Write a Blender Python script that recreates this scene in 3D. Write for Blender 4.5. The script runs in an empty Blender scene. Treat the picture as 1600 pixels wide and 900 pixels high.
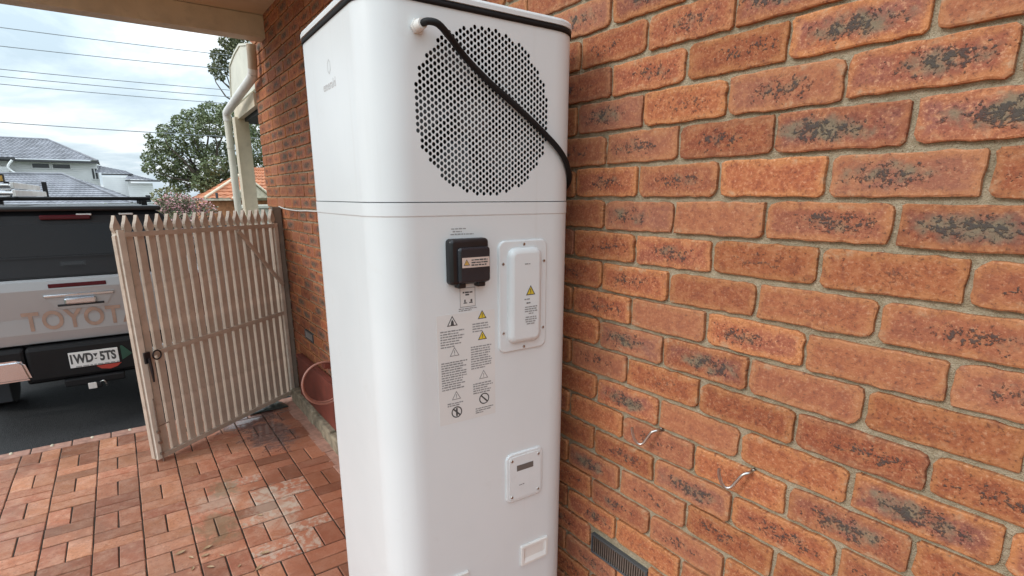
import bpy, bmesh, math, random
import numpy as np
from math import radians as RAD, sin, cos, pi
from mathutils import Vector, Matrix
random.seed(7)
S = bpy.context.scene
COL = S.collection

# ------------------------------------------------------------------ camera, world, sun, exposure
CAM_P = Vector((1.1232, -1.1109, 1.75)); YAW, PITCH = 0.9530, 0.2524
cd = bpy.data.cameras.new("camera"); cam = bpy.data.objects.new("camera", cd); COL.objects.link(cam)
cam.location = CAM_P; cam.rotation_euler = (pi/2 - PITCH, 0, YAW)
cd.sensor_width = 36; cd.lens = 36*847.8/1600; cd.shift_y = (525.3-450)/1600; cd.shift_x = 0
cd.clip_start = 0.02; cd.clip_end = 3000
S.camera = cam
S.render.resolution_x, S.render.resolution_y = 1024, 576
S.view_settings.view_transform = 'Standard'; S.view_settings.look = 'None'
S.view_settings.exposure = 0.24; S.view_settings.gamma = 1
SUN_DIR = Vector((-0.14, -0.82, 0.50)).normalized()          # towards the sun, behind the cloud
sun_el = math.asin(SUN_DIR.z); sun_az = math.atan2(SUN_DIR.x, SUN_DIR.y)
W = bpy.data.worlds.new("World"); S.world = W; W.use_nodes = True
nt = W.node_tree; nt.nodes.clear(); N = nt.nodes; LK = nt.links.new
def wn(t, **k):
    n = N.new(t)
    for a, b in k.items(): setattr(n, a, b)
    return n
def wmath(op, a, b=None, clamp=False):
    n = wn('ShaderNodeMath', operation=op, use_clamp=clamp)
    for i, v in enumerate((a, b)):
        if v is None: continue
        if isinstance(v, (int, float)): n.inputs[i].default_value = v
        else: LK(v, n.inputs[i])
    return n.outputs[0]
sky = wn('ShaderNodeTexSky', sky_type='NISHITA'); sky.sun_disc = False
sky.sun_elevation = sun_el; sky.sun_rotation = sun_az; sky.air_density = 1.2; sky.dust_density = 2.0
tc = wn('ShaderNodeTexCoord'); sp = wn('ShaderNodeSeparateXYZ'); LK(tc.outputs['Generated'], sp.inputs[0])
zc = wmath('MAXIMUM', sp.outputs[2], 0.0)
zd = wmath('ADD', zc, 0.16)
cx_ = wmath('DIVIDE', sp.outputs[0], zd); cy_ = wmath('DIVIDE', sp.outputs[1], zd)
cb = wn('ShaderNodeCombineXYZ'); LK(cx_, cb.inputs[0]); LK(cy_, cb.inputs[1])
mp = wn('ShaderNodeMapping'); LK(cb.outputs[0], mp.inputs[0]); mp.inputs['Location'].default_value = (3.1, 1.7, 0); mp.inputs['Scale'].default_value = (0.8, 1.1, 1)
n1 = wn('ShaderNodeTexNoise'); LK(mp.outputs[0], n1.inputs['Vector']); n1.inputs['Scale'].default_value = 1.1; n1.inputs['Detail'].default_value = 7; n1.inputs['Roughness'].default_value = 0.58; n1.inputs['Distortion'].default_value = 0.4
cr = wn('ShaderNodeValToRGB'); LK(n1.outputs[0], cr.inputs[0])
el = cr.color_ramp.elements
el[0].position = 0.36; el[0].color = (0.46, 0.57, 0.65, 1)
el[1].position = 0.66; el[1].color = (1.05, 1.06, 1.07, 1)
e = el.new(0.47); e.color = (0.60, 0.71, 0.79, 1)
e = el.new(0.56); e.color = (0.82, 0.88, 0.92, 1)
grad = wmath('MULTIPLY_ADD', zc, 1.25); 
gn = N[-1]; gn.inputs[2].default_value = 0.72                 # overcast sky: brighter towards the zenith
mul = wn('ShaderNodeVectorMath', operation='SCALE'); LK(cr.outputs[0], mul.inputs[0]); LK(wmath('MULTIPLY', grad, 14.0), mul.inputs['Scale'])
mx = wn('ShaderNodeMix', data_type='RGBA'); mx.inputs[0].default_value = 0.9
LK(sky.outputs[0], mx.inputs[6]); LK(mul.outputs[0], mx.inputs[7])
bg = wn('ShaderNodeBackground'); LK(mx.outputs[2], bg.inputs[0]); bg.inputs[1].default_value = 0.10
wo = wn('ShaderNodeOutputWorld'); LK(bg.outputs[0], wo.inputs[0])
sl = bpy.data.lights.new("sun", 'SUN'); sl.energy = 1.05; sl.angle = RAD(14); sl.color = (1, 0.975, 0.945)
so = bpy.data.objects.new("sun", sl); COL.objects.link(so); so.rotation_euler = (-SUN_DIR).to_track_quat('-Z', 'Y').to_euler(); so.location = (0, -5, 9)

# ------------------------------------------------------------------ materials
class NT:
    def __init__(s, name):
        s.m = bpy.data.materials.new(name); s.m.use_nodes = True; s.t = s.m.node_tree; s.t.nodes.clear()
        s.o = s.t.nodes.new('ShaderNodeOutputMaterial'); s.b = s.t.nodes.new('ShaderNodeBsdfPrincipled'); s.t.links.new(s.b.outputs[0], s.o.inputs[0])
    def n(s, ty, ins=None, **k):
        n = s.t.nodes.new(ty)
        for a, b in k.items(): setattr(n, a, b)
        for a, v in (ins or {}).items(): s.put(n.inputs[a], v)
        return n
    def put(s, sock, v):
        if hasattr(v, 'is_linked') or isinstance(v, bpy.types.NodeSocket): s.t.links.new(v, sock)
        else:
            if isinstance(v, tuple) and len(v) == 3 and sock.type == 'RGBA': v = (*v, 1)
            sock.default_value = v
    def set(s, k, v): s.put(s.b.inputs[k], v)
    def math(s, op, a, b=0.0, c=0.0, clamp=False):
        n = s.n('ShaderNodeMath', operation=op, use_clamp=clamp)
        for i, v in enumerate((a, b, c)): s.put(n.inputs[i], v)
        return n.outputs[0]
    def mix(s, f, a, b, mode='MIX'):
        n = s.n('ShaderNodeMix', data_type='RGBA', blend_type=mode)
        s.put(n.inputs[0], f); s.put(n.inputs[6], a); s.put(n.inputs[7], b); return n.outputs[2]
    def noise(s, vec, scale, det=4, rough=.55, dist=0):
        n = s.n('ShaderNodeTexNoise', {'Scale': scale, 'Detail': det, 'Roughness': rough, 'Distortion': dist})
        if vec is not None: s.t.links.new(vec, n.inputs['Vector'])
        return n.outputs[0]
    def ss(s, v, lo, hi):
        n = s.n('ShaderNodeMapRange', {'Value': v, 'From Min': lo, 'From Max': hi}, interpolation_type='SMOOTHSTEP'); return n.outputs[0]
    def bump(s, h, strength=.3, dist=.002):
        n = s.n('ShaderNodeBump', {'Height': h, 'Strength': strength, 'Distance': dist}); s.t.links.new(n.outputs[0], s.b.inputs['Normal'])
    def obj(s): return s.n('ShaderNodeTexCoord').outputs['Object']
    def pos(s): return s.n('ShaderNodeNewGeometry').outputs['Position']

def simple(name, col, rough=.5, metal=0.0, var=.10, nscale=6.0, bscale=0.0, bstr=.15, bdist=.001, spec=.5, coat=0.0, dirt=None):
    k = NT(name); v = k.obj()
    nz = k.noise(v, nscale, 5)
    dark = tuple(c*(1-var*1.6) for c in col); lite = tuple(min(1, c*(1+var)) for c in col)
    c = k.mix(k.ss(nz, .3, .7), dark, lite)
    if dirt: c = k.mix(k.math('MULTIPLY', k.ss(k.noise(v, nscale*2.3, 6, .65), .52, .75), dirt[1]), c, dirt[0])
    k.set('Base Color', c); k.set('Roughness', k.math('MULTIPLY_ADD', nz, .16, rough-.08)); k.set('Metallic', metal)
    k.set('Specular IOR Level', spec)
    if coat: k.set('Coat Weight', coat); k.set('Coat Roughness', .06)
    if bscale: k.bump(k.noise(v, bscale, 4), bstr, bdist)
    return k.m

def brick_material(name, individual):
    k = NT(name)
    uv = k.n('ShaderNodeUVMap', uv_map='local').outputs[0]
    su = k.n('ShaderNodeSeparateXYZ', {0: uv}); u, w = su.outputs[0], su.outputs[1]
    isl = k.n('ShaderNodeNewGeometry').outputs['Random Per Island']
    oi = k.n('ShaderNodeObjectInfo')
    if individual:
        oc = k.n('ShaderNodeSeparateColor', {0: oi.outputs['Color']}); flash, hue, rnd = oc.outputs[0], oc.outputs[1], oc.outputs[2]
    else:
        wn_ = k.n('ShaderNodeTexWhiteNoise', {'W': isl}, noise_dimensions='1D')
        sc = k.n('ShaderNodeSeparateColor', {0: wn_.outputs[1]}); flash, hue, rnd = k.math('POWER', sc.outputs[0], 1.3), sc.outputs[1], isl
    cv = k.n('ShaderNodeCombineXYZ', {0: u, 1: w, 2: k.math('MULTIPLY', rnd, 40.0)}).outputs[0]
    ex = k.math('SUBTRACT', .115, k.math('ABSOLUTE', u)); ez = k.math('SUBTRACT', .038, k.math('ABSOLUTE', w))
    edge = k.math('SMOOTH_MIN', ex, ez, .012)
    nz = k.noise(cv, 28, 5, .6); fine = k.noise(cv, 150, 4, .75); med = k.noise(cv, 48, 4, .65, .4); big = k.noise(cv, 9, 3)
    ed = k.ss(k.math('ADD', edge, k.math('MULTIPLY', k.math('SUBTRACT', nz, .5), .03)), .003, .021)
    orange = (.47, .19, .075); red = (.345, .10, .047); purple = (.26, .10, .075)
    core = k.mix(k.math('MULTIPLY', hue, .75), red, (.43, .145, .06))
    core = k.mix(k.math('MULTIPLY', k.ss(flash, .25, .9), k.ss(big, .3, .65)), core, purple)
    c = k.mix(ed, k.mix(k.ss(hue, 0, .35), (.345, .13, .068), orange), core)
    c = k.mix(k.math('MULTIPLY', k.ss(fine, .52, .68), .7), c, (.62, .33, .19))
    c = k.mix(k.math('MULTIPLY', k.ss(fine, .47, .31), .85), c, (.10, .042, .032))
    c = k.mix(k.math('MULTIPLY', k.ss(med, .48, .68), .55), c, (.52, .22, .10))
    c = k.mix(k.math('MULTIPLY', k.ss(med, .50, .32), .55), c, (.24, .075, .045))
    tone = k.math('MULTIPLY_ADD', k.math('FRACT', k.math('MULTIPLY', rnd, 7.31)), .34, .80)
    c = k.mix(1.0, c, k.n('ShaderNodeCombineColor', {0: tone, 1: tone, 2: tone}).outputs[0], 'MULTIPLY')
    c = k.mix(k.math('MULTIPLY', k.ss(k.math('FRACT', k.math('MULTIPLY', rnd, 3.77)), .55, 1.0), .35), c, (.30, .15, .10))
    # kiln flash: an elongated olive-grey patch with black flecks
    uo = k.math('ADD', u, k.math('MULTIPLY', k.math('SUBTRACT', rnd, .5), .07))
    r2 = k.math('ADD', k.math('POWER', k.math('DIVIDE', k.math('ABSOLUTE', uo), .085), 2.0), k.math('POWER', k.math('DIVIDE', k.math('ABSOLUTE', w), .024), 2.0))
    fall = k.math('SUBTRACT', 1.0, r2)
    halo = k.math('ADD', k.math('MULTIPLY', fall, .34), k.math('MULTIPLY', k.math('SUBTRACT', nz, .5), 1.7))
    halo = k.math('ADD', halo, k.math('MULTIPLY', flash, .75))
    hm = k.math('MULTIPLY', k.ss(halo, .55, 1.15), k.ss(flash, .12, .6))
    c = k.mix(k.math('MULTIPLY', hm, .92), c, k.mix(nz, (.12, .105, .075), (.27, .215, .14)))
    fl = k.math('ADD', k.math('MULTIPLY', k.noise(cv, 60, 2, .5), .45), k.math('MULTIPLY', k.noise(cv, 190, 3, .6), .55))
    fm = k.math('ADD', k.math('MULTIPLY', k.math('MAXIMUM', fall, -1.2), .10), fl)
    fm = k.math('ADD', fm, k.math('MULTIPLY', flash, .075))
    fk = k.math('MULTIPLY', k.ss(fm, .62, .71), k.ss(flash, .02, .2))
    c = k.mix(k.math('MULTIPLY', fk, .85), c, (.06, .053, .05))
    # soft mortar smear
    sm = k.math('MULTIPLY', k.ss(k.noise(cv, 24, 4, .7), .56, .74), k.math('SUBTRACT', 1.0, ed))
    c = k.mix(k.math('MULTIPLY', sm, .6), c, (.42, .33, .22))
    sd = k.n('ShaderNodeSeparateXYZ', {0: k.n('ShaderNodeTexCoord').outputs['Object']})
    k.set('Base Color', c); k.set('Roughness', .85); k.set('Specular IOR Level', .25)
    h = k.math('ADD', k.math('MULTIPLY', fine, .6), k.math('ADD', k.math('MULTIPLY', nz, .8), k.math('MULTIPLY', fk, -.7)))
    k.bump(h, .8, .0035)
    return k.m

def mortar_material():
    k = NT('mortar'); v = k.obj()
    a = k.noise(v, 45, 6, .65); b = k.noise(v, 260, 3, .6); g = k.noise(v, 5, 4)
    c = k.mix(k.ss(a, .3, .7), (.345, .285, .19), (.49, .415, .295))
    c = k.mix(k.math('MULTIPLY', k.ss(g, .5, .75), .5), c, (.27, .24, .165))
    c = k.mix(k.math('MULTIPLY', k.ss(b, .58, .75), .6), c, (.20, .15, .10))
    c = k.mix(k.math('MULTIPLY', k.ss(b, .42, .28), .6), c, (.60, .52, .40))
    k.set('Base Color', c); k.set('Roughness', .95); k.set('Specular IOR Level', .1)
    k.bump(k.math('ADD', k.math('MULTIPLY', a, 2.2), b), 1.0, .0045)
    return k.m

def blob(k, p, x, y, rx, ry, nz):
    s_ = k.n('ShaderNodeSeparateXYZ', {0: p})
    dx = k.math('DIVIDE', k.math('SUBTRACT', s_.outputs[0], x), rx); dy = k.math('DIVIDE', k.math('SUBTRACT', s_.outputs[1], y), ry)
    r = k.math('ADD', k.math('MULTIPLY', dx, dx), k.math('MULTIPLY', dy, dy))
    return k.ss(k.math('ADD', k.math('SUBTRACT', 1.0, r), k.math('MULTIPLY', k.math('SUBTRACT', nz, .5), 4.2)), 0, .9)

def paver_material():
    k = NT('paver_clay'); p = k.pos(); oi = k.n('ShaderNodeObjectInfo')
    oc = k.n('ShaderNodeSeparateColor', {0: oi.outputs['Color']}); br, hue, rnd = oc.outputs[0], oc.outputs[1], oc.outputs[2]
    pv = k.n('ShaderNodeVectorMath', {0: p, 1: k.n('ShaderNodeCombineXYZ', {2: k.math('MULTIPLY', rnd, 30.0)}).outputs[0]}, operation='ADD').outputs[0]
    a = k.noise(pv, 14, 5, .6); b = k.noise(pv, 90, 4, .65); g = k.noise(p, 2.2, 4, .6, .5); g2 = k.noise(p, 13.0, 7, .72, .9); mo = k.noise(pv, 34, 5, .7)
    c = k.mix(hue, (.40, .135, .075), (.48, .205, .105))
    c = k.mix(k.ss(a, .35, .75), c, (.55, .28, .18))
    c = k.mix(k.math('MULTIPLY', k.ss(b, .5, .3), .55), c, (.20, .085, .05))
    c = k.mix(k.math('MULTIPLY', k.ss(g, .5, .72), .45), c, (.25, .12, .075))
    c = k.mix(k.math('MULTIPLY', k.ss(mo, .52, .72), .45), c, (.30, .11, .065))
    c = k.mix(k.math('MULTIPLY', k.ss(mo, .46, .30), .4), c, (.66, .40, .28))
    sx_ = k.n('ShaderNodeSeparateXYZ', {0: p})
    near_shade = k.ss(k.math('ADD', k.math('ADD', sx_.outputs[1], k.math('MULTIPLY', sx_.outputs[0], .15)), k.math('MULTIPLY', g, .8)), -.75, -.35)
    c = k.mix(k.math('MULTIPLY', near_shade, .62), c, (.30, .10, .052))  # red clay darkened towards the wall, the unit's shade painted in
    c = k.mix(1.0, c, k.n('ShaderNodeCombineColor', {0: k.math('MINIMUM', br, 1.15), 1: k.math('MINIMUM', br, 1.15), 2: k.math('MINIMUM', br, 1.15)}).outputs[0], 'MULTIPLY')
    pale = k.math('MULTIPLY', k.ss(br, 1.24, 1.34), k.ss(k.math('ADD', mo, k.math('MULTIPLY', k.math('SUBTRACT', g2, .5), 1.2)), .40, .66))
    c = k.mix(k.math('MULTIPLY', pale, .72), c, (.54, .45, .36))
    m1 = k.math('MAXIMUM', blob(k, p, -1.95, -.62, .34, .16, g2), blob(k, p, -2.2, -.88, .16, .14, g2))
    c = k.mix(k.math('MULTIPLY', m1, .42), c, (.56, .46, .36))
    m2 = k.math('MAXIMUM', blob(k, p, -1.93, -.90, .20, .13, g2), blob(k, p, -2.35, -.82, .14, .10, g2))
    c = k.mix(k.math('MULTIPLY', m2, .55), c, (.17, .145, .08))
    wet = k.math('MAXIMUM', blob(k, p, -3.05, -.42, .42, .20, g2), blob(k, p, -3.45, -.50, .30, .35, g2))
    c = k.mix(k.math('MULTIPLY', wet, .78), c, (.105, .075, .075))
    damp = k.math('MULTIPLY', k.ss(g, .40, .60), .62)
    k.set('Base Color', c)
    k.set('Roughness', k.math('SUBTRACT', .78, k.math('ADD', k.math('MULTIPLY', wet, .52), k.math('MULTIPLY', damp, .66))))
    k.set('Specular IOR Level', .45)
    k.bump(k.math('ADD', a, k.math('MULTIPLY', b, .7)), .45, .002)
    return k.m

def weatherboard_mat(name, col):
    return simple(name, col, .6, 0, .06, 1.2)

def casing_material():
    k = NT('white_powder_coat'); v = k.obj()
    a = k.noise(v, 2.5, 3); b = k.noise(v, 420, 2)
    sm = k.noise(v, 9, 6, .7)
    c = k.mix(k.ss(a, .3, .7), (.675, .71, .72), (.715, .75, .76))
    c = k.mix(k.math('MULTIPLY', k.ss(sm, .60, .8), .16), c, (.50, .47, .42))
    stv = k.n('ShaderNodeMapping', {'Vector': v}); stv.inputs['Scale'].default_value = (26, 26, .9)
    c = k.mix(k.math('MULTIPLY', k.ss(k.noise(stv.outputs[0], 1.0, 5, .7), .56, .78), .16), c, (.50, .48, .44))
    k.set('Base Color', c); k.set('Roughness', k.math('MULTIPLY_ADD', sm, .14, .30)); k.set('Specular IOR Level', .5)
    k.bump(k.math('ADD', k.math('MULTIPLY', a, 1.0), k.math('MULTIPLY', b, .012)), .10, .006)
    return k.m

def leaf_mat(name, c1, c2, c3):
    k = NT(name); isl = k.n('ShaderNodeNewGeometry').outputs['Random Per Island']
    big = k.noise(k.obj(), .8, 3)
    c = k.mix(isl, c1, c2); c = k.mix(k.ss(big, .45, .7), c, c3)
    k.set('Base Color', c); k.set('Roughness', .55); k.set('Transmission Weight', 0.0); k.set('Subsurface Weight', 0.0)
    return k.m

M = {}
M['brick'] = brick_material('fired_clay_brick', True); M['brick_stuff'] = brick_material('fired_clay_brick_mass', False)
M['mortar'] = mortar_material(); M['paver'] = paver_material()
M['casing'] = casing_material()
M['black'] = simple('black_rubber', (.010, .010, .011), .6, bscale=60, bstr=.1, spec=.25)
M['gloss_black'] = simple('black_plastic', (.012, .0125, .015), .32, var=.15, nscale=14)
M['smoke'] = simple('smoked_plastic', (.020, .022, .028), .22, var=.1, nscale=10)
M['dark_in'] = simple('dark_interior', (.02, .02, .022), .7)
M['fan'] = simple('grey_plastic', (.075, .08, .085), .45)
M['steel'] = simple('bare_steel', (.55, .54, .52), .28, 1.0)
M['oldsteel'] = simple('tarnished_steel', (.36, .31, .27), .34, .9, dirt=((.09, .045, .02), .7), nscale=40)
M['ink'] = simple('print_ink', (.30, .30, .30), .7)
M['inkdark'] = simple('print_ink_dark', (.07, .07, .07), .7)
M['inkpale'] = simple('print_ink_pale', (.55, .55, .55), .7)
M['yellow'] = simple('warning_yellow', (.72, .55, .04), .5)
M['label'] = simple('label_paper', (.74, .70, .66), .5, var=.03)
M['film'] = simple('label_film', (.70, .70, .685), .45, var=.02)
M['lcd'] = simple('lcd_window', (.16, .15, .14), .2)
M['gate'] = simple('beige_gate_paint', (.52, .425, .34), .5, var=.08, nscale=9, bscale=60, bstr=.12, dirt=((.24, .17, .12), .35))
M['gate_lit'] = simple('lit_gate_paint', (.70, .63, .53), .5, var=.07, nscale=9, dirt=((.30, .24, .18), .35))  # gate paint lightened for the stiles: sky light put into the colour
M['post'] = simple('shaded_post_paint', (.20, .16, .125), .65, nscale=12, dirt=((.10, .07, .05), .5))  # post colour darkened to carry the shade beside the wall
M['timber'] = simple('painted_timber', (.64, .55, .41), .6, var=.08, nscale=5, bscale=30, bstr=.1, dirt=((.34, .28, .20), .3))
M['soffit'] = simple('soffit_lining', (.62, .49, .33), .7, var=.06, nscale=3)
M['pipe_white'] = simple('white_pvc', (.74, .73, .70), .4, var=.05, nscale=8, dirt=((.45, .42, .36), .3))
M['pipe_shaded'] = simple('shaded_pvc', (.50, .40, .30), .45, var=.08, nscale=8)  # same pipe browned: shade below the beam put into the colour
M['panel'] = simple('cream_sheet', (.68, .66, .56), .6, var=.06, nscale=4, dirt=((.42, .40, .30), .4))
M['asphalt'] = simple('asphalt', (.024, .024, .025), .7, var=.35, nscale=40, bscale=140, bstr=1.0, bdist=.008, dirt=((.05, .048, .045), .5))
M['bed'] = simple('joint_sand', (.035, .026, .018), .95, nscale=30, bscale=200, bstr=.4)
M['edging'] = simple('edging_clay', (.43, .235, .175), .7, var=.15, nscale=20, bscale=120, bstr=.3)
M['dab'] = simple('mortar_dab', (.62, .55, .42), .9, bscale=90, bstr=.5)
M['ground'] = simple('dry_grass_ground', (.10, .115, .05), .95, var=.3, nscale=.4)
M['stone'] = simple('footing_stone', (.30, .25, .175), .9, var=.25, nscale=16, bscale=50, bstr=.6, bdist=.006, dirt=((.14, .13, .07), .5))
M['maroon'] = simple('maroon_paint', (.165, .038, .024), .6, var=.15, nscale=8, dirt=((.09, .03, .02), .4))
M['hose'] = simple('pink_hose', (.36, .17, .13), .45, var=.08, nscale=12)
M['silver'] = simple('silver_paint', (.39, .40, .41), .36, .30, var=.03, nscale=1.5, coat=.6)
M['chrome'] = simple('chrome', (.62, .66, .71), .18, 1.0, var=.02)
M['canopy'] = simple('canopy_gelcoat', (.020, .021, .024), .42, 0, var=.08, nscale=3, spec=.3)
M['glass'] = simple('tinted_glass', (.006, .006, .008), .12, 0, var=.1, nscale=2, spec=.25)
M['redlens'] = simple('red_lens', (.085, .006, .012), .25, spec=.3)
M['tyre'] = simple('tyre_rubber', (.022, .022, .023), .85, bscale=40)
M['plastic'] = simple('black_bumper_plastic', (.010, .010, .011), .55, bscale=120, bstr=.15, spec=.25)
M['plate'] = simple('number_plate_white', (.80, .80, .78), .4, var=.02)
M['alu'] = simple('aluminium', (.72, .72, .72), .35, .8, var=.06, nscale=5)
M['amber'] = simple('amber_board', (.60, .36, .08), .5, var=.15, nscale=25)
M['copper'] = simple('copper_decal', (.40, .27, .21), .45, .2, var=.10, nscale=9)
M['green'] = simple('green_sticker', (.015, .075, .05), .4)
M['redst'] = simple('red_sticker', (.45, .05, .035), .4)
M['rooftile'] = simple('grey_roof_tile', (.26, .265, .295), .5, var=.15, nscale=.9)
M['terracotta'] = simple('terracotta_tile', (.50, .20, .10), .7, var=.14, nscale=1.5)
M['wboard'] = simple('white_weatherboard', (.82, .83, .82), .6, var=.04, nscale=.5)
M['gutter'] = simple('dark_gutter', (.06, .06, .065), .5)
M['orangewall'] = simple('orange_brick_far', (.50, .22, .10), .85, var=.2, nscale=4)
M['creamtrim'] = simple('cream_trim', (.66, .58, .44), .6)
M['farglass'] = simple('far_window_glass', (.05, .055, .06), .12)
M['bark'] = simple('bark', (.10, .08, .06), .9, var=.3, nscale=5, bscale=12, bstr=.5, bdist=.02)
M['leaf'] = leaf_mat('tree_leaf', (.10, .14, .06), (.20, .23, .11), (.15, .18, .08))
M['gumleaf'] = leaf_mat('gum_leaf', (.09, .105, .045), (.17, .175, .08), (.12, .14, .07))
M['pink'] = leaf_mat('pink_blossom', (.55, .22, .26), (.70, .42, .42), (.50, .36, .30))
M['bushleaf'] = leaf_mat('bush_leaf', (.06, .07, .03), (.13, .12, .06), (.10, .085, .05))
M['wire'] = simple('power_wire', (.26, .28, .30), .6)
M['deadleaf'] = leaf_mat('dead_leaf', (.36, .22, .11), (.50, .36, .22), (.22, .12, .06))

# ------------------------------------------------------------------ helpers
def tag(o, label=None, cat=None, group=None, kind=None):
    if label: o['label'] = label
    if cat: o['category'] = cat
    if group: o['group'] = group
    if kind: o['kind'] = kind
    return o
def link(o, parent=None):
    COL.objects.link(o)
    if parent is not None: o.parent = parent
    return o
def thing(name, label, cat, loc=(0, 0, 0), rz=0.0, group=None):
    o = bpy.data.objects.new(name, None); o.empty_display_size = .1; link(o)
    o.location = loc; o.rotation_euler = (0, 0, rz)
    return tag(o, label, cat, group)
class MB:
    def __init__(s): s.v = []; s.f = []; s.mi = []; s.sm = []
    def add(s, vs, fs, mi=0, sm=False):
        b = len(s.v); s.v += [tuple(v) for v in vs]; s.f += [tuple(b+i for i in f) for f in fs]; s.mi += [mi]*len(fs); s.sm += [sm]*len(fs); return s
    def box(s, x0, x1, y0, y1, z0, z1, c=0.0, mi=0):
        if x1 < x0: x0, x1 = x1, x0
        if y1 < y0: y0, y1 = y1, y0
        if z1 < z0: z0, z1 = z1, z0
        if c <= 0:
            v = [(x0,y0,z0),(x1,y0,z0),(x1,y1,z0),(x0,y1,z0),(x0,y0,z1),(x1,y0,z1),(x1,y1,z1),(x0,y1,z1)]
            return s.add(v, [(0,3,2,1),(4,5,6,7),(0,1,5,4),(1,2,6,5),(2,3,7,6),(3,0,4,7)], mi)
        bm = bmesh.new(); bmesh.ops.create_cube(bm, size=1)
        for q in bm.verts: q.co = Vector((x0+(q.co.x+.5)*(x1-x0), y0+(q.co.y+.5)*(y1-y0), z0+(q.co.z+.5)*(z1-z0)))
        bmesh.ops.bevel(bm, geom=bm.edges[:], offset=min(c, .45*min(x1-x0, y1-y0, z1-z0)), segments=2, affect='EDGES', profile=.5)
        return s.bm(bm, mi)
    def bm(s, bm, mi=0, sm=False):
        bm.verts.index_update(); s.add([v.co[:] for v in bm.verts], [[v.index for v in f.verts] for f in bm.faces], mi, sm); bm.free(); return s
    def prism(s, poly, axis, a, b, mi=0, sm=False):
        n = len(poly)
        def P(p, t): return {'x': (t, p[0], p[1]), 'y': (p[0], t, p[1]), 'z': (p[0], p[1], t)}[axis]
        v = [P(p, a) for p in poly]+[P(p, b) for p in poly]
        fs = [tuple(range(n))[::-1], tuple(range(n, 2*n))]+[(i, (i+1) % n, n+(i+1) % n, n+i) for i in range(n)]
        return s.add(v, fs, mi, sm)
    def hexa(s, p8, mi=0):
        return s.add(p8, [(0,3,2,1),(4,5,6,7),(0,1,5,4),(1,2,6,5),(2,3,7,6),(3,0,4,7)], mi)
    def tube(s, pts, r, n=10, mi=0, cap=True, closed=False):
        pts = [Vector(p) for p in pts]; m = len(pts); rs = r if isinstance(r, (list, tuple)) else [r]*m
        vs = []; up = None
        for i in range(m):
            a = pts[(i-1) % m] if closed else pts[max(i-1, 0)]; b = pts[(i+1) % m] if closed else pts[min(i+1, m-1)]
            t = (b-a).normalized()
            if up is None:
                up = Vector((0, 0, 1)) if abs(t.z) < .9 else Vector((1, 0, 0))
            q = t.cross(up).normalized(); up = q.cross(t).normalized()
            for j in range(n):
                an = 2*pi*j/n; vs.append(pts[i]+(q*cos(an)+up*sin(an))*rs[i])
        fs = []
        for i in range(m if closed else m-1):
            for j in range(n):
                k2 = (i+1) % m
                fs.append((i*n+j, i*n+(j+1) % n, k2*n+(j+1) % n, k2*n+j))
        s.add(vs, fs, mi, True)
        if cap and not closed:
            s.add([vs[j] for j in range(n)], [tuple(range(n))[::-1]], mi); s.add([vs[(m-1)*n+j] for j in range(n)], [tuple(range(n))], mi)
        return s
    def cyl(s, c, r, h, axis='z', n=20, mi=0, r2=None):
        c = Vector(c); d = {'x': Vector((1,0,0)), 'y': Vector((0,1,0)), 'z': Vector((0,0,1))}[axis]
        return s.tube([c, c+d*h], [r, r if r2 is None else r2], n, mi)
    def build(s, name, mat, parent=None, loc=None):
        me = bpy.data.meshes.new(name); me.from_pydata(s.v, [], s.f)
        for m in (mat if isinstance(mat, (list, tuple)) else [mat]): me.materials.append(m)
        me.polygons.foreach_set('material_index', s.mi); me.polygons.foreach_set('use_smooth', s.sm); me.update()
        bm = bmesh.new(); bm.from_mesh(me); bmesh.ops.recalc_face_normals(bm, faces=bm.faces[:]); bm.to_mesh(me); bm.free()
        o = bpy.data.objects.new(name, me); link(o, parent)
        if loc is not None: o.location = loc
        return o
def smooth_path(pts, sub=8):
    P = [Vector(p) for p in pts]; out = []
    for i in range(len(P)-1):
        p0, p1, p2, p3 = P[max(i-1, 0)], P[i], P[i+1], P[min(i+2, len(P)-1)]
        for j in range(sub):
            t = j/sub
            out.append(.5*((2*p1)+(p2-p0)*t+(2*p0-5*p1+4*p2-p3)*t*t+(3*p1-p0-3*p2+p3)*t**3))
    return out+[P[-1]]
def rrect(x0, x1, y0, y1, r, n=6):
    o = []
    for cx, cy, a0 in ((x1-r, y1-r, 0), (x0+r, y1-r, 90), (x0+r, y0+r, 180), (x1-r, y0+r, 270)):
        for i in range(n+1):
            a = RAD(a0+90*i/n); o.append((cx+r*cos(a), cy+r*sin(a)))
    return o
def text_mesh(txt, size, extrude=0.0, bold=0.0, spacing=1.0):
    cu = bpy.data.curves.new('lettering', 'FONT'); cu.body = txt; cu.size = size; cu.extrude = extrude; cu.offset = bold; cu.align_x = 'CENTER'; cu.align_y = 'CENTER'; cu.space_character = spacing; cu.resolution_u = 4
    o = bpy.data.objects.new('lettering', cu); COL.objects.link(o)
    dg = bpy.context.evaluated_depsgraph_get(); dg.update()
    me = bpy.data.meshes.new_from_object(o.evaluated_get(dg)); bpy.data.objects.remove(o); bpy.data.curves.remove(cu)
    return me
def lettering(txt, size, mat, parent, mtx, extrude=.0004, bold=0.0, spacing=1.0, name='lettering', sx=1.0):
    me = text_mesh(txt, size, extrude, bold, spacing); me.transform(Matrix.Diagonal((sx, 1, 1, 1))); me.transform(mtx); me.materials.clear(); me.materials.append(mat)
    o = bpy.data.objects.new(name, me); return link(o, parent)
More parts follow.
